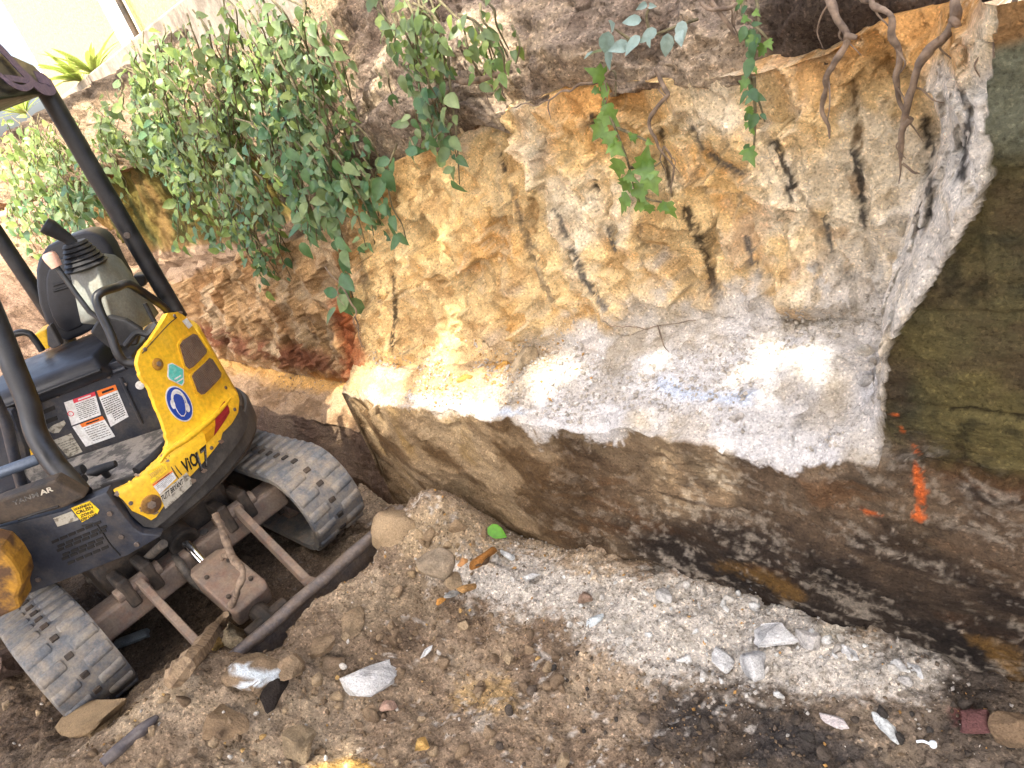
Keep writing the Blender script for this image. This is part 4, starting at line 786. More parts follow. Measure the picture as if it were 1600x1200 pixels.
bd = [sg(0.62*math.cos(t), 0.78*math.sin(t)-0.04) for t in arc(math.pi*1.03, math.pi*1.97, 14)]+[sg(0.52*math.cos(t), 0.64*math.sin(t)-0.04) for t in arc(math.pi*1.97, math.pi*1.03, 14)]
mk('headband_symbol', [cyl_px(bd, 0.0055, 0.001)], X_['white'], sign)
for x0 in (-0.56, 0.55): mk('earcup_symbol', [cyl_px([sg(x0+0.17*math.cos(t), 0.12+0.27*math.sin(t)) for t in arc(0, 2*math.pi, 18)[:-1]], 0.0055, 0.001)], X_['white'], sign)
tl = [(262, 569), (268, 567), (286, 577), (287, 598), (284, 603), (264, 593), (261, 588)]; cx, cy = 274, 585
te = mk('diamond_sticker', [cyl_px(tl, 0.0025, 0.002)], X_['white'], hd); mk('sticker_face', [cyl_px([(cx+(a-cx)*0.88, cy+(b-cy)*0.90) for a, b in tl], 0.0035, 0.001)], X_['teal'], te)
for a, b in (((271, 592), (281, 586)), ((274, 597), (285, 590))): mk('sticker_print', [cyl_px([a, b, (b[0]+0.8, b[1]+2), (a[0]+0.8, a[1]+2)], 0.0042, 0.0005)], X_['white'], te)
mk('red_reflector', [cyl_px([(350, 627), (358, 645), (334, 681), (333, 648)], 0.0025, 0.002)], X_['red'], hd); mk('amber_reflector', [cyl_px([(332, 649), (333, 682), (322, 692), (311, 667)], 0.0025, 0.002)], X_['amber'], hd)
mk('small_tag', [cyl_px([(284, 502), (291, 497), (300, 509), (294, 514)], 0.0025, 0.001)], X_['white'], hd)
mk('model_lettering', [text_on('ViO', cmap(0.0028), (289, 741), (311, 725), (281, 721), bold=0.03), text_on('17', cmap(0.0028), (313, 738), (330, 724), (304, 708), bold=0.04)], X_['ink'], hd)
mk('model_lettering_face', [text_on('17', cmap(0.0034), (314, 734.5), (328.5, 722.5), (306.5, 710.5), bold=0.0)], X_['ghost'], hd)
def cst(px, mat, nm='sticker'): return mk(nm, [cyl_px(px, 0.0025, 0.001)], mat, hd)
def cface(d): return lambda q, e: cylpt(*oncyl(*q), 0.003+e)
h1 = sticker(((229, 738), (257, 723), (262, 733), (236, 756)), None, X_['hazard'], rows=6, mapf=cface(0), par=hd); h2 = sticker(((237, 757), (268, 735), (275, 747), (249, 772)), X_['orange'], X_['white'], rows=5, mapf=cface(0), par=hd)
ow = cst([(249, 772), (284, 744), (291, 738), (298, 748), (299, 758), (258, 795)], X_['worn'], 'owner_sticker'); mk('sticker_band', [cyl_px([(249.5, 773), (285, 745), (288, 755), (253, 784)], 0.0036, 0.0005)], X_['silver'], ow); mk('lettering', [text_on('TUTT BRYANT', cmap(0.0046), (252.5, 783.5), (286, 755.5), (250.5, 775), bold=0.025)], X_['ink'], ow)
for (u, v), r_ in (((255, 712), 5), ((262, 720), 3), ((183, 772), 5), ((345, 690), 4), ((300, 752), 6), ((318, 735), 5), ((240, 800), 6), ((224, 795), 7), ((214, 742), 4), ((282, 488), 3)):
    rr = random.Random(u); mk('paint_chip', [cyl_px([(u+r_*rr.uniform(0.5, 1.1)*math.cos(t)*1.3, v+r_*rr.uniform(0.4, 1.0)*math.sin(t)) for t in arc(0, 2*math.pi, 9)[:-1]], 0.0012, 0.0005)], X_['rusty'], hd)
# ---------- canopy
def vpost(f, l, z0, z1, r): return tube([P(f, l, z0), P(f, l, z1)], r, 16)
pr_ = mk('canopy_post', [vpost(-0.205, 0.51, 0.96, 1.90, 0.033)], X_['black'], EX, smooth=True); c = P(-0.205, 0.51, 1.33)+FW*0.032; mk('post_bolt', [tube([c, c+FW*0.006], 0.012, 10)], X_['steel'], pr_)
mk('canopy_post', [vpost(-0.62, -0.135, 0.6, 1.90, 0.033)], X_['black'], EX, smooth=True)
mk('canopy_post', [tube(smoothpath([F_(u, v, f) for u, v, f in ((-60, 380, .30), (-10, 495, .34), (22, 575, .38), (44, 630, .41), (57, 678, .44), (82, 720, .48), (106, 748, .52), (128, 774, .57))], 5), 0.036, 14)], X_['black'], EX, smooth=True)
mk('inner_post', [tube([F_(u, v, .30) for u, v in ((-40, 560), (10, 660), (24, 720), (36, 765))], 0.02, 10)], X_['navy'], EX, smooth=True); mk('front_handle', [tube([F_(u, v, .45) for u, v in ((-60, 762), (0, 739), (62, 716))], 0.019, 14)], X_['pipe'], EX, bevel=0.004, smooth=True)
mk('floor_bracket', [fplate([(28, 732), (74, 716), (84, 748), (52, 758)], 0.30, 0.03)], X_['mat'], EX, bevel=0.004); mk('lower_cowl', [fplate([(-60, 660), (18, 640), (40, 700), (50, 760), (-60, 800)], 0.12, 0.05)], X_['navy'], EX, bevel=0.02)
rf = mk('canopy_roof', [hull([P(f, l, z) for f, l, z in ((-0.225, 0.525, 1.862), (0.32, 0.525, 1.862), (-0.225, -0.55, 1.862), (0.32, -0.55, 1.862), (-0.235, 0.53, 1.90), (-0.17, 0.53, 1.955), (-0.03, 0.53, 1.995), (0.10, 0.51, 2.01), (0.32, 0.51, 2.01), (-0.235, -0.55, 1.90), (-0.1, -0.53, 1.99), (0.32, -0.53, 2.01))])], X_['black'], EX, bevel=0.012, seg=3, smooth=True)
def ribbon(px, f, w):                                     # flat webbing following a path
    pts = smoothpath([onl(u, v, 0.538+df) for u, v, df in px], 6); v, fa = [], []
    for k, p in enumerate(pts):
        t = pts[min(k+1, len(pts)-1)]-pts[max(k-1, 0)]; t /= np.linalg.norm(t)+1e-9; s = np.cross(t, LT); s /= np.linalg.norm(s)+1e-9
        for q in (p+s*w, p-s*w): v += [q, q+LT*0.003]
    for k in range(len(pts)-1):
        a, b = 4*k, 4*k+4; fa += [(a, a+2, b+2, b), (a+1, b+1, b+3, a+3), (a, b, b+1, a+1), (a+2, a+3, b+3, b+2)]
    return (v, fa)
sp = mk('webbing_strap', [ribbon([(-20, 58, 0), (4, 80, 0), (26, 104, 0.002), (46, 124, 0.003), (62, 138, 0.004), (76, 140, 0.006), (80, 134, 0.01), (70, 124, 0.008), (56, 120, 0.002)], -0.158, 0.020)], X_['purple'], None, origin=onl(30, 110, 0.538)); tag(sp, 'faded purple webbing strap slung over the canopy corner', 'strap')
sp = mk('webbing_strap', [ribbon([(-20, 108, 0), (0, 118, 0.003), (14, 130, 0.008), (34, 138, 0.01), (46, 134, 0.008), (46, 128, 0.004), (26, 124, 0.001), (8, 122, 0)], -0.156, 0.010)], X_['purple'], None, origin=onl(20, 130, 0.538)); tag(sp, 'small purple strap loop hanging lowest below the canopy edge', 'strap')
# ================================================================== LOOSE STONES
def stone_mesh(seed, sub=2, flat=0.6, ang=0.75, name='stone'):
    rr = np.random.default_rng(seed); bm = bmesh.new(); bmesh.ops.create_icosphere(bm, subdivisions=sub, radius=1.0)
    v = np.array([tuple(q.co) for q in bm.verts])
    for k in range(18):
        n = rr.normal(size=3); n /= np.linalg.norm(n); d = rr.uniform(0.42, 0.85)*(1.1-0.35*ang); h = v@n-d; v -= np.outer(np.maximum(h, 0)*(0.96 if ang > 0.5 else 0.7), n)
    v += 0.09*np.stack([fbm(v+seed, 1.6, 3, 200+k) for k in range(3)], 1)+0.03*np.stack([fbm(v+seed, 5, 3, 210+k) for k in range(3)], 1)
    v -= (v.max(0)+v.min(0))/2; v /= np.abs(v).max(0)
    for q, c in zip(bm.verts, v): q.co = c
    me = bpy.data.meshes.new(name); bm.to_mesh(me); bm.free()
    for p in me.polygons: p.use_smooth = ang < 0.5
    return me, v
def stone(name, a, b, wpx, col, label, cat='stone', hgt=0.55, ang=0.75, seed=0, group=None, lift=0.0, surf=None, col2=None, sub=3):
    """a stone whose long axis runs between two photo pixels on the ground (or on surf)"""
    S_ = surf or gpt; A, B = S_(*a), S_(*b); mid = (A+B)/2; ln = np.linalg.norm(B-A)/2; dep = project(mid)[2]
    wd = wpx*dep/1200/2*1.15
    me, v = stone_mesh(seed*13+5, sub, ang=ang, name=name); n = len(v)
    w = fbm(v, 1.5, 3, 300+seed)
    c = mix(np.tile(lin(*col), (n, 1)), lin(*(col2 or tuple(int(k*0.82) for k in col))), sstep(-0.1, 0.5, w)); setcol(me, c); me.materials.append(M['stone'])
    o = bpy.data.objects.new(name, me); COL.objects.link(o)
    d = B-A; ang_ = math.atan2(d[1], d[0]); hz = hgt*wd
    o.location = (mid[0], mid[1], mid[2]+hz*(0.72 if hgt < 0.9 else 0.85)+lift); rr = random.Random(seed)
    o.rotation_euler = (rr.uniform(-.15, .15), math.asin(max(-.6, min(.6, -(d[2])/(np.linalg.norm(d)+1e-9))))+rr.uniform(-.1, .1), ang_); o.scale = (max(ln, wd*0.5), wd, hz)
    return tag(o, label, cat, group)
PALE, TAN, BRN, OCH = (206, 206, 204), (172, 152, 124), (142, 122, 98), (204, 154, 88)
ST = [
 ((540,1088),(626,1052),40,PALE,'long pale grey stone slab lying alone on the brown dirt in front of the blade',.75),
 ((1178,1000),(1252,996),42,PALE,'largest flat whitish stone on the white spoil fan',.5),
 ((1256,985),(1278,1022),28,(188,184,178),'pale stone standing right beside the largest flat whitish stone',.8),
 ((1114,1024),(1146,1050),28,PALE,'rounded off-white stone left of the blocky layered one on the spoil fan',.7),
 ((1162,1062),(1202,1046),42,PALE,'blocky layered white stone with one brown broken side',.9),
 ((1314,1012),(1344,1034),18,PALE,'small thin white stone alone on the right of the spoil fan',.6),
 ((1280,1118),(1330,1142),20,(206,196,192),'pinkish white flat stone on dark dirt, left of the long white one',.5),
 ((1360,1120),(1412,1160),24,(210,214,212),'long white stone block in dark dirt at the lower right',.6),
 ((1392,1036),(1418,1052),18,(200,200,198),'upper left of three pale stones clustered at the end of the spoil',.6),
 ((1422,1036),(1442,1064),16,(204,206,206),'rightmost of three pale stones clustered at the end of the spoil',.6),
 ((1402,1068),(1430,1070),20,(190,186,180),'lowest of three pale stones clustered at the end of the spoil',.6),
 ((1508,1122),(1552,1150),50,(104,72,70),'maroon lump of weathered stone by the bottom right corner',.6),
 ((1570,1120),(1600,1180),60,(124,104,82),'big brown stone cut by the right edge of the picture',.6),
 ((600,874),(662,830),72,(166,144,114),'big rounded sandy boulder leaning on the end of the blade bar',0.92),
 ((668,824),(680,862),26,(164,142,116),'narrow brown stone squeezed behind the big sandy boulder',1.1),
 ((668,886),(712,902),38,(156,140,118),'flat grey-brown stone below the big sandy boulder',.95),
 ((740,894),(774,858),17,(190,132,70),'long orange-brown stone stick on the pale sand',.8),
 ((694,918),(716,944),14,(212,216,214),'thin white stone sliver beside a small orange one',.6),
 ((688,930),(692,950),12,(206,150,80),'small orange stone beside the thin white sliver',.7),
 ((720,920),(742,926),20,(200,158,104),'tan orange crumbly stone right of the white sliver',.6),
 ((714,884),(732,878),14,(190,140,90),'little orange stone left of the long orange-brown one',.7),
 ((540,898),(573,880),20,(214,214,210),'white angular stone resting against the blade bar',.6),
 ((488,975),(536,946),28,(166,136,96),'orange-brown flat stone in the dirt before the blade',.5),
 ((532,992),(574,956),46,(150,130,104),'broad brown slab in the middle of the dirt before the blade',.4),
 ((414,1004),(426,968),14,(204,206,204),'white stone sliver standing up at the blade bar',.7),
 ((424,996),(446,976),34,(158,136,108),'brown upright stone beside the white sliver at the blade bar',1.0),
 ((456,990),(492,986),28,(124,106,88),'dark brown stone right of the upright brown one',.8),
 ((484,1022),(532,1004),36,(140,120,96),'brown slab stone below the dark brown one',.6),
 ((500,1042),(542,1052),30,(128,110,90),'dark dirt-crusted stone above the long pale slab',.7),
 ((440,1050),(480,1062),46,(142,122,98),'dirt-covered lump right behind the white-painted slab',.8),
 ((658,1032),(678,1010),11,(210,212,210),'small white chip alone in the middle of the brown dirt',.6),
 ((598,1104),(622,1112),22,(176,146,128),'small pinkish brown stone right of the long pale slab',.7),
 ((650,1168),(674,1166),24,(212,172,104),'small yellow stone near the bottom edge',.8),
 ((112,1104),(146,1092),26,(196,160,92),'yellow stone on the dirt bank at the lower left',.6),
 ((158,1086),(180,1080),17,(206,168,92),'smaller yellow stone right of the yellow one at lower left',.6),
 ((-4,1052),(52,1046),62,(96,80,70),'dark brown block of earth beside the near track',.8),
 ((344,1004),(392,996),44,(178,164,138),'pale mossy stone under the end of the muddy branch',.7),
 ((330,1006),(346,1016),22,(186,156,100),'small yellowish stone beside the pale mossy stone',.7),
 ((176,1012),(238,992),32,(150,160,164),'blue-grey stone slab in the shade between the blade arms',.4),
 ((1146,898),(1206,920),44,(92,92,92),'dark grey crusty lump at the foot of the stained rock face',.8),
 ((916,976),(944,966),14,(196,204,206),'bluish white stone chip on the left of the spoil fan',.6),
 ((904,934),(926,942),16,(150,126,108),'brown and grey pebble on the white spoil',.8),
 ((1028,926),(1052,942),22,(180,178,174),'grey stone half sunk in the white spoil',.5),
 ((108,1150),(204,1128),62,(138,118,90),'large dirt-covered brown boulder half buried at the lower left',.7),
 ((326,1130),(400,1140),50,(132,112,88),'low brown boulder half buried near the bottom edge left of the pale slab',.5),
 ((448,1180),(500,1172),52,(140,124,100),'round brown stone at the bottom edge near the yellow patch',.8),
 ((744,878),(766,884),14,(120,96,72),'small dark brown pebble in front of the orange stick stone',.8),
 ((1040,880),(1075,890),22,(100,92,84),'small dark lump at the foot of the rock face',.7),
 ((782,868),(806,872),14,(206,208,206),'white chip on the pale sand beside the long orange stone',.6),
 ((818,908),(846,898),16,(204,204,200),'whitish chip on the spoil fan near the orange stones',.6)]
for k, (a, b, w, c, lab, h) in enumerate(ST): stone('stone', a, b, w, c, lab, 'stone', h, 0.8 if h < 0.9 else 0.35, seed=k+1, surf=(lambda u, v: onz(u, v, 0.165)) if 'sandy boulder' in lab and 'below' not in lab else None)
# spoil on the shelf
def on_shelf(z): return lambda u, v: onz(u, v, z)
SH = [((806,592),(832,562),34,(196,176,144),.62,'rounded grey-ochre stone in the heap on the shelf',.9), ((776,584),(800,574),20,(206,158,84),.62,'orange stone in the heap left of the rounded grey one',.8), ((828,594),(896,586),24,(210,160,78),.615,'long orange stone at the right end of the heap on the shelf',.6), ((800,600),(820,596),14,(200,176,130),.61,'small tan stone under the rounded one on the shelf',.8), ((716,598),(742,592),14,(204,150,80),.61,'small orange stone on the sunlit left part of the shelf',.7),
      ((1340,556),(1364,548),22,(206,200,188),.74,'top pale stone of the three stacked in the corner of the cut',.8), ((1346,580),(1372,572),22,(204,198,190),.70,'middle pale stone of the three stacked in the corner of the cut',.8), ((1340,602),(1366,600),20,(198,194,188),.67,'bottom pale stone of the three stacked in the corner of the cut',.8), ((1228,650),(1262,632),24,(212,208,204),.64,'white slabby stone on the right of the dusty shelf',.5), ((1140,660),(1164,652),18,(196,190,182),.63,'pale stone near the lip of the dusty shelf',.6), ((1210,668),(1226,664),14,(200,196,190),.62,'smaller pale stone left of the white slabby one on the shelf',.6)]
for k, (a, b, w, c, z, lab, h) in enumerate(SH): stone('stone', a, b, w, c, lab, 'stone', h, 0.7, seed=70+k, surf=on_shelf(z))
# slab with white paint
sl = stone('stone_slab', (352,1078), (452,1046), 74, (140,120,96), 'brown stone slab splashed with white paint in front of the blade', 'slab', 0.42, 0.8, seed=120, sub=4)
me = sl.data; vv = np.array([tuple(sl.matrix_basis @ q.co) for q in me.vertices]); uu, v2, _ = project(vv)
cc = np.array([d.color[:3] for d in me.color_attributes['Col'].data]); nz = fbm(vv, 60, 3, 5)
pm = sstep(-3, 3, np.maximum(insidepoly(uu+10*nz, v2+5*nz, [(362,1040),(385,1034),(390,1046),(440,1048),(445,1060),(415,1068),(372,1080),(370,1070),(400,1062),(364,1052)]), -9)); cc = mix(cc, lin(214, 224, 230), pm)
me.color_attributes.remove(me.color_attributes['Col']); setcol(me, cc)
st = stone('stone_slab', (416,1112), (458,1070), 14, (58,52,48), 'thin dark slate edge standing beside the white-painted slab', 'slab', 2.2, 0.9, seed=121)
# clods scattered over the dirt: look-alikes in two kinds
def scatter(n, poly, lo, hi, cols, name, label, cat, group, seed, kinds=5):
    rr = random.Random(seed); mes = []
    for k in range(kinds):
        for c in cols:
            me, v = stone_mesh(seed*31+k, 2, ang=0.85 if k % 2 else 0.6, name=name); setcol(me, mix(np.tile(lin(*c), (len(v), 1)), lin(*c)*0.75, sstep(-.2, .4, fbm(v, 2, 2, k)))); me.materials.append(M['stone'])
            for q in me.polygons: q.use_smooth = (k % 2 == 0)
            mes.append(me)
    us, vs_ = [p[0] for p in poly], [p[1] for p in poly]; m = 0
    while m < n:
        u, v = rr.uniform(min(us), max(us)), rr.uniform(min(vs_), max(vs_))
        if insidepoly(np.array([u]), np.array([v]), poly)[0] < 0: continue
        p = gpt(u, v); s = lo+(hi-lo)*rr.random()**2.2; o = bpy.data.objects.new(name, rr.choice(mes)); COL.objects.link(o)
        o.location = (p[0], p[1], p[2]+s*0.3); o.rotation_euler = (rr.uniform(0, 6), rr.uniform(0, 6), rr.uniform(0, 6)); o.scale = (s*rr.uniform(.8, 1.3), s*rr.uniform(.7, 1.1), s*rr.uniform(.55, .9)); tag(o, label, cat, group); m += 1
LEFTDIRT = [(0,1075),(200,1060),(330,1050),(470,960),(600,900),(700,900),(760,960),(880,990),(900,1200),(0,1200)]
scatter(150, LEFTDIRT, 0.008, 0.026, [(142,122,98),(122,104,84),(164,144,116)], 'dirt_clod', 'small brown crumb of earth among many on the brown dirt', 'clod', 'brown earth crumbs on the dirt', 3)
scatter(110, [(760,870),(900,900),(1080,915),(1200,920),(1300,985),(1450,1050),(1380,1090),(1180,1090),(950,1010),(860,960)], 0.005, 0.017, [(200,196,188),(182,176,166),(214,214,210)], 'stone_chip', 'small pale stone chip among many on the white spoil', 'stone chip', 'pale chips on the white spoil', 4)
scatter(70, [(880,1010),(1100,1095),(1450,1095),(1600,1110),(1600,1200),(700,1200)], 0.006, 0.02, [(84,76,68),(66,62,58),(112,100,88)], 'dirt_clod', 'small dark crumb of earth among many on the dark dirt', 'clod', 'dark earth crumbs on the dirt', 5)
scatter(60, [(600,860),(650,790),(700,780),(770,850),(720,880),(640,900)], 0.008, 0.026, [(168,146,114),(150,128,100)], 'sand_clod', 'small sandy lump in the heap at the end of the blade', 'clod', 'sandy lumps in the heap by the blade', 6)
scatter(60, LEFTDIRT, 0.004, 0.010, [(214,212,206),(204,168,110),(196,190,180)], 'stone_chip', 'tiny pale or yellow stone chip in the brown dirt', 'stone chip', 'tiny chips in the brown dirt', 7)
# fine gravel: nobody could count it
def gravel():
    base = np.array([(1,0,0),(-1,0,0),(0,1,0),(0,-1,0),(0,0,1),(0,0,-1)], float); fc = np.array([(0,2,4),(2,1,4),(1,3,4),(3,0,4),(2,0,5),(1,2,5),(3,1,5),(0,3,5)])
    n = 20000; x = rng.uniform(-2.35, 0.45, n); y = 1.27-np.abs(rng.normal(0, 1, n))*0.75; k = (y > -1.0); x, y = x[k], y[k]; n = len(x)
    dens = fbm(np.stack([x, y, x*0], 1), 3, 3, 400); k = dens+rng.uniform(-1, 1, n) > -0.35; x, y = x[k], y[k]; z = ground_h(x, y); n = len(x)
    s = 0.0016+0.0062*rng.random(n)**3.0; C3 = np.stack([x, y, z+s*0.25], 1)
    u, v, d = project(C3); w = sstep(-30, 30, insidepoly(u, v, [(690,870),(760,850),(980,900),(1200,905),(1400,1020),(1500,1040),(1460,1085),(1180,1092),(950,1020),(830,955)])+rng.normal(0, 30, n))
    cb = mix(np.tile(lin(138, 118, 94), (n, 1)), lin(96, 84, 72), sstep(-1.2, -.5, x+rng.normal(0, .3, n))); cb = mix(cb, np.tile(lin(200, 196, 188), (n, 1)), w*0.9); pick = rng.random(n); cb = mix(cb, lin(206, 200, 190), (pick > 0.93)*0.9); cb = mix(cb, lin(196, 152, 90), (pick < 0.03)*0.9); cb *= rng.uniform(0.65, 1.2, n)[:, None]
    # crumbs on the shelf and the bay slope
    G = CLIFF[:, :, :].reshape(-1, 3); Sg = CLIFF_S.reshape(-1); sel = np.where((Sg > 2.05) & (Sg < 3.1) & (G[:, 0] > -4) & (G[:, 0] < -0.66))[0]; sel = rng.choice(sel[fbm(G[sel], 5, 3, 410) > 0.05], 5500); G = G[sel]; ns = len(G)
    C3 = np.concatenate([C3, G+(0, 0, 0.002)]); s = np.concatenate([s, 0.0014+0.007*rng.random(ns)**4])
    cs_ = mix(np.tile(lin(192, 184, 172), (ns, 1)), lin(190, 150, 96), (rng.random(ns) < 0.3*sstep(-1.3, -1.9, G[:, 0]))*1.0); cs_ = mix(cs_, lin(150, 126, 100), sstep(X_PROW, X_PROW-.1, G[:, 0])*0.8); cb = np.concatenate([cb, cs_*rng.uniform(0.75, 1.15, ns)[:, None]]); n = len(C3)
    R = rng.normal(size=(n, 3, 3)); R, _ = np.linalg.qr(R); sc = np.stack([rng.uniform(.8, 1.5, n), rng.uniform(.7, 1.1, n), rng.uniform(.5, .9, n)], 1)*s[:, None]
    V = np.einsum('nij,nkj->nki', R, base[None]*sc[:, None, :])*rng.uniform(0.75, 1.2, (n, 6, 1))+C3[:, None, :]
    Fc = (fc[None]+np.arange(n)[:, None, None]*6).reshape(-1, 3); me = bpy.data.meshes.new('gravel'); me.vertices.add(n*6); me.vertices.foreach_set('co', V.astype(np.float32).ravel()); me.loops.add(Fc.size); me.loops.foreach_set('vertex_index', Fc.astype(np.int32).ravel())
    me.polygons.add(len(Fc)); me.polygons.foreach_set('loop_start', np.arange(0, Fc.size, 3, dtype=np.int32)); me.polygons.foreach_set('loop_total', np.full(len(Fc), 3, np.int32)); me.update(calc_edges=True); setcol(me, np.repeat(cb, 6, 0)); me.materials.append(M['stone'])
    o = bpy.data.objects.new('gravel', me); COL.objects.link(o); tag(o, 'fine gravel and grit strewn over the dirt and the shelf', 'gravel', None, 'stuff')
gravel()
# ================================================================== STICKS, PIPE, ODD BITS
M['bark'] = solid('grey_root_bark', (142, 122, 102), 0.85, c2=(96, 82, 70), scale=40, lo=0.42, hi=0.6, bmp=0.6, fine=160)
M['mud'] = solid('mud_crusted_wood', (150, 128, 100), 0.95, c2=(110, 92, 72), scale=40, bmp=1.0, fine=180); M['darkpipe'] = solid('dark_plastic_pipe', (72, 66, 66), 0.4, c2=(96, 88, 84), scale=24, bmp=0.15); M['whiteplastic'] = solid('white_plastic', (226, 232, 234), 0.4, bmp=0.0)
def knobby(pts, r, amp, seed, n=8):
    pts = smoothpath(pts, n); p = np.array(pts); d = np.stack([fbm(p, 14, 3, seed+k) for k in range(3)], 1)*amp; p = p+d
    rr = np.interp(np.linspace(0, 1, len(p)), np.linspace(0, 1, len(r)), r)*(1+0.32*fbm(p, 45, 3, seed+5)); return tube(list(p), rr, 10)
br = empty('muddy_branch', tuple(gpt(280, 1050)), 'muddy forked branch leaning from the dirt onto the blade cylinder', 'branch')
mk('stem', [tube([np.asarray(q)+d for q, d in zip(smoothpath([gpt(266, 1066, .04), gpt(300, 1030, .08), ony(340, 980, .38), ony(354, 960, .40)], 5), rng.normal(0, .003, (16, 3)))], np.array([.020,.036,.033,.038,.031,.035,.030,.034,.028,.031,.024,.027,.020,.021,.015,.012])*0.9, 7)], M['mud'], br); mk('twig', [knobby([ony(350, 970, .405), ony(368, 930, .44), ony(378, 893, .49), ony(362, 868, .52), ony(350, 838, .54), ony(337, 802, .56)], [.012, .010, .012, .013, .012, .010], .003, 4)], M['bark'], br, smooth=True); mk('twig', [knobby([ony(360, 868, .52), ony(350, 868, .52), ony(346, 878, .52)], [.010, .008, .005], .002, 5)], M['bark'], br, smooth=True)
pp = mk('pipe_piece', [tube([gpt(160, 1194, .0), gpt(185, 1172, .006), gpt(200, 1158, .008), gpt(222, 1140, .010), gpt(236, 1128, .012), gpt(247, 1118, .010)], [.015, .018, .016, .018, .013, .006], 14)], M['darkpipe'], None, bevel=0.003, smooth=True, origin=gpt(200, 1158)); tag(pp, 'dark broken pipe piece half buried at the bottom left', 'pipe')
wp = empty('cable_plug', tuple(gpt(1455, 1162)), 'tiny white plastic plug on a short lead in the dark dirt at bottom right', 'plug'); mk('lead', [tube(smoothpath([gpt(1432, 1159, .006), gpt(1442, 1158, .007), gpt(1452, 1162, .008)], 4), 0.0028, 8)], M['whiteplastic'], wp, smooth=True); c = gpt(1458, 1163, .009); mk('plug_head', [tube([c-(0, 0, .007), c-(0, 0, .004), c+(0, 0, .004), c+(0, 0, .007)], [.004, .0075, .0075, .004], 14)], M['whiteplastic'], wp, smooth=True)
# ================================================================== ROOTS HANGING OVER THE CUT
def root(px, r, label, y, seed, twigs=()):
    pts = [ony(u, v, y+dy) for u, v, dy in px]; e = empty('tree_root', tuple(pts[0]), label, 'root'); mk('root_stem', [knobby(pts, [q*0.44 for q in r], 0.012, seed)], M['bark'], e, smooth=True)
    rr = random.Random(seed)
    for _ in range(4 if r[0] > .006 else 0):
        k = rr.randrange(1, len(pts)); a = pts[k-1]*0.4+pts[k]*0.6; q = [a]
        for _j in range(3): q.append(q[-1]+np.array([rr.uniform(-.02, .02), rr.uniform(-.012, .01), -rr.uniform(.008, .03)]))
        mk('rootlet', [tube(smoothpath(q, 3), [.0022, .0016, .0008], 5)], M['bark'], e, smooth=True)
    for t, tr_ in twigs: mk('rootlet', [knobby([ony(u, v, y+dy) for u, v, dy in t], tr_, 0.005, seed+9)], M['bark'], e, smooth=True)
root([(1284,-20,.02),(1302,24,-.02),(1322,58,-.04),(1298,98,-.04),(1292,140,-.03),(1286,175,-.02),(1294,214,-.01)], [.013,.016,.015,.014,.013,.010,.004], 'pale kinked root hanging free on the left of the root group', 1.50, 21, [([(1322,58,-.04),(1340,60,-.04)], [.006, .003])])
root([(1350,-10,.05),(1375,14,0),(1394,40,-.03),(1404,100,-.03),(1400,160,-.03),(1412,186,-.03)], [.012,.014,.015,.012,.009,.006], 'grey root curving down to meet the forked root', 1.50, 23)
root([(1488,-20,.0),(1490,28,-.02),(1450,76,-.04),(1432,115,-.05),(1424,150,-.05),(1417,195,-.04),(1410,230,-.03),(1402,286,-.01)], [.017,.019,.016,.015,.014,.011,.007,.002], 'thickest bent root crossing the pale end of the cut', 1.47, 25, [([(1420,185,-.05),(1408,205,-.05),(1406,250,-.03)], [.006,.005,.002]), ([(1490,28,-.02),(1500,36,-.03),(1504,52,-.02)], [.007,.005,.003]), ([(1408,255,-.02),(1425,270,-.02),(1436,274,-.02)], [.003,.0025,.001])])
root([(1586,-15,.0),(1566,20,-.02),(1548,40,-.03),(1556,70,-.03),(1562,92,-.02)], [.009,.008,.009,.008,.003], 'small root twisting down beside the mossy old face', 1.33, 27)
root([(690,118,.05),(726,128,-.02),(760,122,-.03),(802,112,.0)], [.016,.02,.018,.012], 'thick broken root lying along the soil edge above the cut', 1.52, 29)
root([(962,104,-.02),(930,124,-.03),(905,132,-.03),(880,150,-.02),(845,158,-.02),(800,170,-.01)], [.008,.007,.006,.006,.004,.003], 'thin root running left along the soil line', 1.56, 31)
root([(1070,-10,.0),(1100,8,-.03),(1140,12,-.03),(1160,5,.0)], [.010,.011,.010,.009], 'pale root crossing the top edge of the soil', 1.60, 33, [([(1110,8,-.03),(1135,30,-.03),(1150,55,-.02)], [.006,.005,.004])])
root([(1020,110,.02),(1040,150,-.01),(1022,195,-.02),(1048,250,-.02),(1052,300,-.01)], [.012,.012,.009,.006,.003], 'brown root growing down the wet dark crack', 1.60, 35)
root([(940,505,.0),(985,512,-.02),(1030,508,-.03),(1085,500,-.02)], [.003,.003,.003,.002], 'hair-thin root lying across the dust at the foot of the cut', 1.50, 37, [([(1028,508,-.03),(1036,535,-.03),(1046,552,-.02)], [.002,.002,.001])])
root([(510,415,.0),(545,470,-.02),(560,510,-.02),(572,560,-.01)], [.008,.007,.006,.004], 'root creeping down the corner left of the shelf', 1.36, 39)
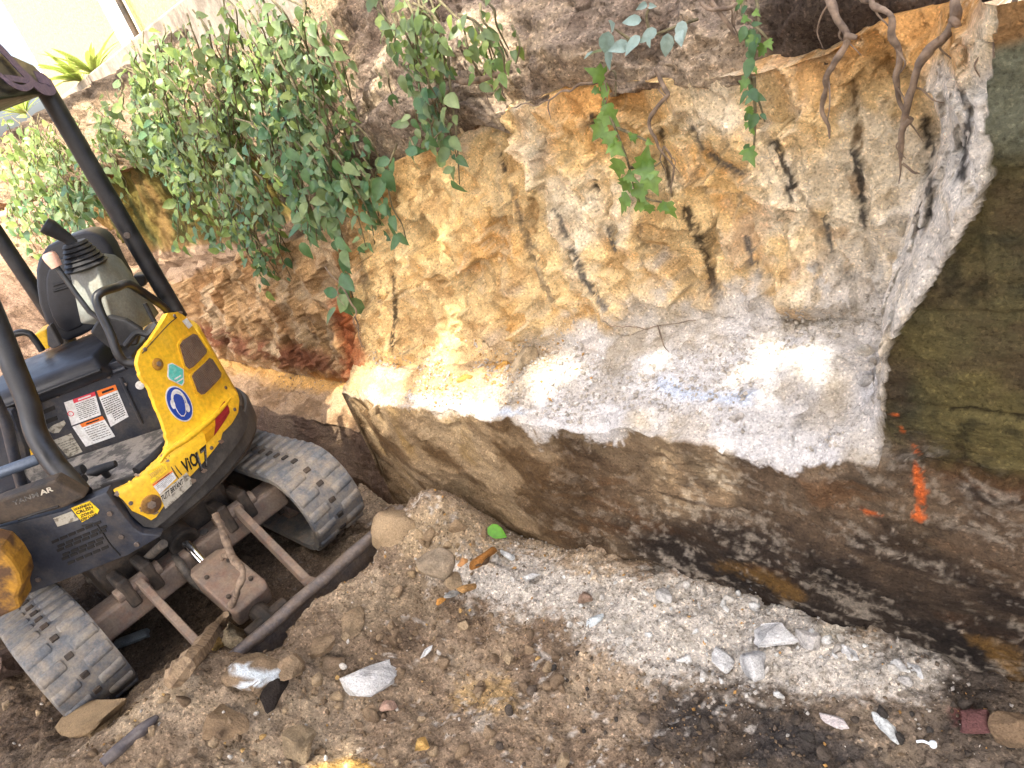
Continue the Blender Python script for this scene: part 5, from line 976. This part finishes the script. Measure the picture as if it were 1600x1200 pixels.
# ================================================================== VINES AND SHRUBS
LM = {'ivy': leaf_material('vine_leaf', (84, 106, 66), (122, 140, 92), (152, 164, 126)), 'bush': leaf_material('shrub_leaf', (90, 118, 60), (138, 156, 84), (156, 172, 120)), 'dark': leaf_material('dark_vine_leaf', (56, 92, 60), (84, 116, 72), (128, 150, 116)), 'lobed': leaf_material('ivy_leaf', (84, 118, 52), (108, 138, 64), (146, 164, 110)), 'silver': leaf_material('silver_leaf', (128, 152, 148), (150, 170, 164), (158, 170, 150)), 'grass': leaf_material('strap_leaf', (120, 146, 62), (160, 176, 84), (160, 176, 100))}
M['stem'] = solid('vine_stem', (112, 104, 76), 0.8, c2=(84, 76, 56), scale=50, bmp=0.3)
def leaf_mesh(kind, mat, seed):
    rr = random.Random(seed)
    if kind == 'lobed': out = [(0,0),(.30,.02),(.46,.20),(.30,.30),(.44,.52),(.20,.58),(0,1.0),(-.20,.58),(-.44,.52),(-.30,.30),(-.46,.20),(-.30,.02)]
    elif kind == 'strap': out = [(0,0),(.05,.1),(.06,.5),(.04,.8),(0,1),(-.04,.8),(-.06,.5),(-.05,.1)]
    else: w = rr.uniform(.26, .36); out = [(0,0),(w*.7,.12),(w,.35),(w*.8,.62),(w*.36,.85),(0,1.0),(-w*.36,.85),(-w*.8,.62),(-w,.35),(-w*.7,.12)]
    mid = [(0, t) for t in (.2, .45, .72)]; cur, fold = rr.uniform(.05, .6), rr.uniform(.1, .75)
    def z(x, y): return fold*abs(x)-cur*y*y+.04*math.sin(9*y+seed)*abs(x)*3
    v = [(x, y, z(x, y)) for x, y in out]+[(x, y, z(x, y)) for x, y in mid]; n = len(out); tip = out.index(max(out, key=lambda q: q[1])); f = []
    def sp(y): return min(range(3), key=lambda k: abs(mid[k][1]-y))
    for half in (range(0, tip), range(tip, n)):
        for k in half:
            a, b = k, (k+1) % n; ma, mb = sp(out[a][1]), sp(out[b][1])
            if a == 0 or a == tip: f.append((a, b, n+mb))
            elif b == 0 or b == tip: f.append((a, b, n+ma))
            elif ma == mb: f.append((a, b, n+ma))
            else: f.append((a, b, n+mb, n+ma))
    f += [] 
    me = bpy.data.meshes.new('leaf'); me.from_pydata(v, [], f); me.materials.append(mat)
    for p in me.polygons: p.use_smooth = True
    return me
LEAF = {}
for key, kind in (('ivy', 'ovate'), ('bush', 'ovate'), ('dark', 'ovate'), ('lobed', 'lobed'), ('silver', 'ovate'), ('grass', 'strap')): LEAF[key] = [leaf_mesh(kind, LM[key], 40+k) for k in range(8)]
def put_leaf(par, me, pos, direc, nrm, size):
    d = Vector(direc).normalized(); n = Vector(nrm); n = (n-d*n.dot(d)).normalized(); s = d.cross(n)
    o = bpy.data.objects.new('leaf', me); COL.objects.link(o); o.parent = par; q = Vector(pos)-Vector(ROOT[par])
    o.matrix_local = Matrix(((s.x*size, d.x*size, n.x*size, q.x), (s.y*size, d.y*size, n.y*size, q.y), (s.z*size, d.z*size, n.z*size, q.z), (0, 0, 0, 1)))
def vine(px, y, keys, leafpx, spacing, label, cat, group, seed, name='vine', stemr=0.004, spread=1.0, down=0.6, more=()):
    """stems given in photo pixels on the plane y (third number = offset); leaves along each stem"""
    rr = random.Random(seed); paths = [px]+list(more); e = None; vn = []; left = 290
    for pth in paths:
        pts = smoothpath([ony(q[0], q[1], y+(q[2] if len(q) > 2 else 0)) for q in pth], 6)
        if e is None: e = empty(name, tuple(pts[0]), label, cat, group)
        vn.append(tube(pts, np.linspace(stemr, stemr*0.45, len(pts)), 6))
    mk('stem', vn, M['stem'], e, smooth=True)
    for pth in paths:
        pts = smoothpath([ony(q[0], q[1], y+(q[2] if len(q) > 2 else 0)) for q in pth], 6); uv = [project(p) for p in pts]; acc = 0; side = 1
        for k in range(1, len(pts)):
            du = math.hypot(uv[k][0]-uv[k-1][0], uv[k][1]-uv[k-1][1]); acc += du
            while acc > spacing and left > 0:
                acc -= spacing*rr.uniform(.7, 1.3); side = -side; left -= 1
                t = pts[k]-pts[k-1]; t /= np.linalg.norm(t)+1e-9; sz = leafpx*rr.uniform(.45, 1.3)*uv[k][2]/1200
                sd_ = np.cross(t, (0, -1, 0)); sd_ /= np.linalg.norm(sd_)+1e-9
                d = side*sd_*rr.uniform(.3, 1.0)*spread+t*rr.uniform(-.1, .5)+np.array([rr.uniform(-.3, .3), rr.uniform(-.7, .1), -down*rr.uniform(.2, 1.2)])
                n = np.array([rr.uniform(-.5, .5)+.25, -0.75+rr.uniform(-.3, .3), rr.uniform(.1, .9)])
                put_leaf(e, rr.choice(LEAF[rr.choice(keys)]), pts[k]+np.array([rr.uniform(-.01, .01), rr.uniform(-.03, .0), rr.uniform(-.01, .01)]), d, n, sz)
    return e
def mass(poly, y, n, ln, keys, leafpx, spacing, label, cat, seed, name='vine', yspread=0.10, lean=(0.42, 0.9), group=None):
    """a hanging tangle: n stems falling through the outlined region"""
    rr = random.Random(seed); us, vs_ = [p[0] for p in poly], [p[1] for p in poly]; paths = []
    while len(paths) < n:
        u, v = rr.uniform(min(us), max(us)), rr.uniform(min(vs_), max(vs_))
        if insidepoly(np.array([u]), np.array([v]), poly)[0] < 0: continue
        off = rr.uniform(-yspread, yspread*0.4); L = ln*rr.uniform(.6, 1.2); k = rr.uniform(-.35, .35); pa = []
        for s in (0, .33, .66, 1): pa.append((u+L*s*(lean[0]+k)*(1-.2*s)+rr.uniform(-8, 8), v+L*s*lean[1]*(.7+.3*s)-L*0.35+rr.uniform(-6, 6), off-0.06*math.sin(math.pi*min(s*1.1, 1))))
        paths.append(pa)
    return vine(paths[0], y, keys, leafpx, spacing, label, cat, group, seed, name, more=paths[1:])
GV = 'leafy vines hanging over the bank'
V1 = [([(300,20),(400,0),(420,80),(400,150),(310,130),(270,80)],1.75,'ivy bush',28,'bright topmost vine tangle beside the concrete footing'),
      ([(230,120),(330,110),(380,170),(360,240),(270,230),(220,180)],1.75,'bush ivy',25,'sunlit vine tangle in the middle of the bank above the mossy rock'),
      ([(390,30),(490,10),(510,90),(490,160),(410,150),(390,90)],1.62,'ivy',31,'thick vine curtain with big leaves left of the bare sunny soil'),
      ([(360,170),(470,160),(500,240),(480,310),(390,310),(350,240)],1.60,'ivy dark',30,'dense dark vine curtain hanging in the middle left of the bank'),
      ([(440,200),(540,200),(560,280),(540,330),(470,330),(440,270)],1.52,'ivy dark',30,'lower vine curtain ending just above the long trailing strand'),
      ([(255,230),(345,230),(370,300),(340,340),(290,330),(250,280)],1.85,'bush dark',24,'loose vine strands hanging in front of the mossy rock'),
      ([(340,290),(420,290),(440,350),(400,400),(350,390),(330,340)],1.66,'dark bush',20,'small-leaved tangle under the vine curtain over the left bay')]
V1 += [([(320,60),(420,60),(440,140),(400,200),(320,180)],1.68,'bush ivy',24,'fresh yellow-green vines in front of the thick curtain'), ([(280,140),(380,150),(420,240),(380,290),(290,260)],1.70,'ivy bush',23,'tangled mid-height vines left of the dark curtain'), ([(400,100),(520,90),(540,200),(480,260),(410,230)],1.56,'ivy dark bush',24,'layer of mixed vines hanging before the dark curtain')]
for k, (poly, y, keys, lp, lab) in enumerate(V1): mass(poly, y, 28, 115, keys.split(), lp*0.78, 11.5, lab, 'vine', 500+k, group=GV)
V2 = [([(0,260),(70,250),(110,320),(80,360),(0,350)],1.95,'bush ivy',17,'leafy shrub at the left edge above the driver seat'), ([(60,230),(150,180),(200,230),(170,290),(100,300),(70,290)],2.0,'bush ivy',17,'leafy shrub crossed by the canopy post'), ([(150,150),(230,110),(270,150),(250,220),(190,240),(150,200)],2.02,'bush ivy',20,'leafy shrub right of the canopy post under the footing'), ([(0,330),(60,330),(105,370),(85,410),(0,420)],1.9,'dark bush',16,'dark low shrub just above the seat back'),
      ([(60,290),(110,280),(150,310),(120,340),(70,330)],1.95,'dark ivy',17,'dark shrub tuft between the canopy post and the seat back'), ([(0,210),(70,190),(110,220),(70,260),(0,260)],2.1,'bush',15,'bright shrub under the canopy edge at the far left'), ([(190,90),(260,60),(300,100),(260,140),(200,150)],2.05,'bush ivy',19,'bright shrub right under the concrete footing'), ([(210,190),(270,180),(300,230),(260,270),(215,250)],1.98,'ivy dark',19,'shaded shrub hanging over the mossy rock')]
for k, (poly, y, keys, lp, lab) in enumerate(V2): mass(poly, y, 34, 80, keys.split(), lp, 8.5, lab, 'shrub', 600+k, name='leafy_shrub', yspread=0.25, lean=(0.3, 0.7), group='shrubs on the far left bank')
mass([(570,0),(640,0),(660,60),(640,120),(580,110)], 1.58, 14, 110, ['ivy', 'bush'], 25, 14, 'vine cluster in the top middle with sunlit soil on its left', 'vine', 701, group=GV)
mass([(650,10),(760,0),(770,50),(740,90),(670,90)], 1.58, 12, 90, ['bush', 'ivy'], 24, 14, 'sunny vine cluster at the top just above the broken root', 'vine', 702, group=GV)
mass([(600,110),(690,120),(720,170),(680,210),(620,190)], 1.55, 12, 90, ['dark', 'ivy'], 24, 14, 'dark vine cluster hanging at the left end of the soil line', 'vine', 703, group=GV)
vine([(500,290,.02),(520,340,-.02),(538,380,-.05),(545,410,-.06),(540,440,-.06),(528,475,-.05)], 1.44, ['dark', 'ivy'], 34, 10, 'long leafy strand trailing lowest over the corner of the bay', 'vine', GV, 711, stemr=.005, more=[[(540,430,-.06),(550,460,-.06),(556,480,-.05)]])
vine([(620,225,.0),(606,270,-.04),(612,320,-.05),(628,350,-.05),(634,372,-.05)], 1.46, ['dark'], 33, 12, 'short strand of glossy leaves hanging over the yellow cut', 'vine', GV, 712, more=[[(640,215,0),(655,235,-.03),(690,205,-.05)]])
vine([(700,90,.0),(705,150,-.04),(712,200,-.06),(716,250,-.06),(718,288,-.05)], 1.50, ['dark', 'ivy'], 30, 16, 'thin strand dropping straight past the end of the soil line', 'vine', GV, 713)
vine([(935,110,.0),(945,160,-.04),(965,210,-.06),(980,250,-.07),(990,290,-.06),(1000,318,-.05)], 1.60, ['lobed'], 31, 17, 'ivy strand with lobed leaves in the middle of the cut', 'vine', GV, 714, stemr=.004, more=[[(965,200,-.06),(1000,215,-.07),(1020,225,-.07)], [(990,300,-.05),(1015,312,-.05),(1050,318,-.04)], [(985,262,-.06),(1020,260,-.06),(1034,252,-.05)], [(940,118,-.03),(960,112,-.05),(962,150,-.06)]])
vine([(1180,-20,.0),(1185,30,-.05),(1180,80,-.07),(1172,120,-.08),(1188,165,-.07),(1195,190,-.06)], 1.58, ['lobed', 'dark'], 25, 12, 'leafy strand hanging left of the dark hollow in the soil', 'vine', GV, 715, more=[[(1170,-20,.0),(1160,20,-.05),(1190,50,-.07),(1205,70,-.06)], [(1178,120,-.08),(1180,190,-.07),(1178,228,-.06)]])
vine([(1090,30,.0),(1060,40,-.05),(1020,55,-.06),(985,62,-.06),(945,72,-.05)], 1.60, ['silver'], 31, 14, 'sprig of silvery blue leaves over the soil bank', 'vine', GV, 716, more=[[(1015,50,-.06),(1010,25,-.06),(1018,5,-.05)], [(985,62,-.05),(960,45,-.06)]])
vine([(800,40,.0),(812,70,-.03),(806,100,-.04)], 1.58, ['bush', 'ivy'], 22, 14, 'tiny leafy sprig on the bare soil right of the broken root', 'vine', GV, 717)
vine([(282,330,.0),(292,360,-.03),(285,392,-.03)], 1.80, ['bush'], 20, 10, 'small hanging sprig above the rubble shelf by the post', 'vine', GV, 718)
lf_ = empty('fallen_leaf', tuple(gpt(772, 830, .02)), 'single bright green leaf lying at the foot of the stained rock', 'leaf'); M['bright'] = leaf_material('bright_leaf', (92, 160, 30), (100, 166, 36), (120, 170, 60)); put_leaf(lf_, leaf_mesh('ovate', M['bright'], 77), gpt(762, 824, .03), gpt(788, 838, .02)-gpt(762, 824, .03), (0.3, -0.6, 0.8), 0.07); lf_.children[0].name = 'blade'
for k, (u, v) in enumerate(((128, 128), (150, 118), (40, 180))):
    rr = random.Random(k); c0 = ony(u, v, 3.0); e = empty('strap_leaf_plant', tuple(c0), ('strappy green plant by the concrete footing beside the canopy', 'strappy green plant further right along the concrete footing', 'sunlit strappy plant seen under the canopy edge')[k], 'plant', 'plants along the footing')
    for j in range(22): a = rr.uniform(0, 6.28); put_leaf(e, rr.choice(LEAF['grass']), c0, (math.cos(a)*.7, math.sin(a)*.7-.1, rr.uniform(.3, 1.2)), (-math.cos(a)*.5, -math.sin(a)*.5, 1), rr.uniform(.25, .5))
# ================================================================== BUILDING BEHIND
A0 = onz(290, 0, 2.2); A1 = onz(0, 230, 2.2); bd_ = (A1-A0)/np.linalg.norm(A1-A0); bn = np.array([bd_[1], -bd_[0], 0]); bn = bn if bn[1] < 0 else -bn
M['stucco'] = solid('pebbledash_render', (186, 172, 124), 0.95, c2=(164, 150, 106), scale=30, lo=0.4, hi=0.6, bmp=1.0, fine=45, spec=0.1); M['concrete'] = solid('old_concrete', (150, 142, 130), 0.9, c2=(122, 114, 104), scale=6, bmp=0.4, fine=60, spec=0.1); M['whitewall'] = solid('white_paint', (232, 230, 226), 0.7, bmp=0.05); M['brick'] = solid('orange_brick', (188, 112, 66), 0.9, c2=(206, 140, 66), scale=20, bmp=0.4)
def slab(t0, t1, o0, o1, z0, z1):                         # along the footing line, set back by o, between heights
    return prism([A0+bd_*t0-bn*o0+UP*(z0-2.2), A0+bd_*t1-bn*o0+UP*(z0-2.2), A0+bd_*t1-bn*o1+UP*(z0-2.2), A0+bd_*t0-bn*o1+UP*(z0-2.2)], (0, 0, z1-z0))
def t_at(u, v, off):
    w = ray(u, v); c = CAM-(A0-bn*off); s = -(c@bn)/(w@bn); return float((CAM+w*s-A0)@bd_)
bld = empty('house', tuple(A0-bn*1.2), 'cream pebbledash house behind the bank at the top left corner', 'house')
tl_ = t_at(85, 145, 1.2); mk('wall', [slab(-4, tl_, 1.2, 1.5, 2.0, 7.5)], M['stucco'], bld)
ta, tb = t_at(164, 8, 1.17), t_at(196, 8, 1.17); mk('pilaster', [slab(min(ta, tb), max(ta, tb), 1.12, 1.195, 2.1, 7.5)], M['whitewall'], bld, bevel=.01)
tc_ = t_at(188, 0, 1.1); mk('downpipe', [tube([A0+bd_*tc_-bn*1.08+UP*(-.1), A0+bd_*tc_-bn*1.08+UP*5], .035, 12)], X_['dark'], bld, smooth=True)
mk('corner_board', [slab(tl_-0.02, tl_+0.14, 1.17, 1.5, 2.0, 7.5)], M['whitewall'], bld, bevel=.01)
ft = mk('concrete_footing', [slab(-4, 20, 0.0, 0.45, 1.8, 2.22)], M['concrete'], None, bevel=.015, origin=A0); tag(ft, 'weathered concrete footing running along the top of the bank', 'footing')
for k, (u, v, lab) in enumerate(((286, 38, 'orange brick end showing below the concrete footing'), (22, 208, 'orange yellow brick on the footing under the canopy'))):
    c = onz(u, v, 2.14); b_ = mk('brick', [obox(c+bn*0.05, bd_*.11, bn*.055, UP*.04)], M['brick'], None, bevel=.006, origin=c); tag(b_, lab, 'brick')
# ================================================================== TREE OVERHEAD (added out of frame to cast the shade)
GAPS = []  # holes left in the added crown so sun lands on chosen spots
def gap(u, v, p, r): GAPS.append((np.asarray(p), r))
for u, v, z, r in ((555,608,.57,.075),(590,608,.58,.075),(630,606,.59,.075),(668,610,.59,.07),(712,614,.60,.07),(752,618,.60,.06),(460,640,.2,.09),(500,636,.2,.10),(540,648,.2,.09),(1010,556,.68,.01),(1180,556,.70,.015),(1275,548,.72,.01),(870,586,.62,.06),(535,1198,.05,.03)): gap(u, v, onz(u, v, z), r)
for u, v, y, r in ((706,578,1.40,.012),(707,562,1.40,.01),(708,546,1.41,.01),(709,530,1.42,.01),(710,514,1.42,.01),(711,500,1.43,.006),(704,395,1.5,.0),(700,285,1.55,.0),(1046,746,1.24,.02),(1050,766,1.24,.015),(1088,742,1.24,.02),(1092,764,1.24,.015),(1130,764,1.24,.0),(450,70,1.6,.13),(480,130,1.6,.12),(430,150,1.6,.1),(520,60,1.6,.14),(560,30,1.6,.1),(700,40,1.6,.1),(740,60,1.6,.08),(505,592,1.6,.06),(540,595,1.6,.06),(400,230,1.6,.08),(330,120,1.8,.16),(290,150,1.8,.14),(420,60,1.7,.1)): gap(u, v, ony(u, v, y), r)
def added_shade_tree():
    e = empty('added_shade_tree', (1.2, -5.2, 0), 'unseen leafy tree added behind the viewer to shade the pit', 'tree')
    cen = np.array([-1.6, 0.75, 0.6]); tt = 6.3; cc_ = cen+SUN*tt
    mk('trunk', [knobby([(1.2, -5.2, -.2), (1.15, -5.1, 1.5), (1.0, -4.7, 3.4), (0.7, -4.1, 5.2)], [.26, .21, .19, .15], .05, 61)], M['bark'], e, smooth=True)
    e1 = np.cross(SUN, (0, 0, 1)); e1 /= np.linalg.norm(e1); e2 = np.cross(e1, SUN)
    lim = []
    for k in range(6):
        a = 2*math.pi*k/6+0.4; tip = cc_+e1*2.6*math.cos(a)+e2*1.9*math.sin(a); lim.append(knobby([(0.7, -4.1, 5.1), np.array([0.7, -4.1, 5.2])*.5+tip*.5+(0, 0, .4), tip], [.06, .025, .008], .06, 62+k))
    mk('limb', lim, M['bark'], e, smooth=True)
    n = 76000; a, b, h = rng.uniform(-4.0, 6.0, n), rng.uniform(-2.4, 2.8, n), rng.normal(0, 0.35, n); sel = ((a < 2.2) & (b < 2.1)) | ((a >= 2.2) & (b > -1.0)); a, b, h = a[sel], b[sel], h[sel]; n = len(a)
    pos = cc_+np.outer(a, e1)+np.outer(b, e2)+np.outer(h, SUN); keep = np.ones(n, bool)
    for g, r in GAPS:
        q = pos-g; t = q@SUN; keep &= np.linalg.norm(q-np.outer(t, SUN), axis=1) > r+0.06
    pos = pos[keep]; n = len(pos); s = rng.uniform(.065, .105, n)
    d = rng.normal(size=(n, 3)); d /= np.linalg.norm(d, axis=1)[:, None]; nn = rng.normal(size=(n, 3))*0.6+np.array([0, 0, 1.0]); sdv = np.cross(d, nn); sdv /= np.linalg.norm(sdv, axis=1)[:, None]
    V = np.stack([pos-d*s[:, None], pos+sdv*s[:, None]*.5, pos+d*s[:, None], pos-sdv*s[:, None]*.5], 1).reshape(-1, 3); Q = np.arange(4*n).reshape(-1, 4)
    me = bpy.data.meshes.new('foliage'); me.vertices.add(4*n); me.vertices.foreach_set('co', (V-ROOT[e]).astype(np.float32).ravel()); me.loops.add(4*n); me.loops.foreach_set('vertex_index', Q.astype(np.int32).ravel()); me.polygons.add(n); me.polygons.foreach_set('loop_start', np.arange(0, 4*n, 4, dtype=np.int32)); me.polygons.foreach_set('loop_total', np.full(n, 4, np.int32)); me.update(calc_edges=True); me.materials.append(LM['bush'])
    o = bpy.data.objects.new('foliage', me); COL.objects.link(o); o.parent = e; o['kind'] = 'stuff'
added_shade_tree()
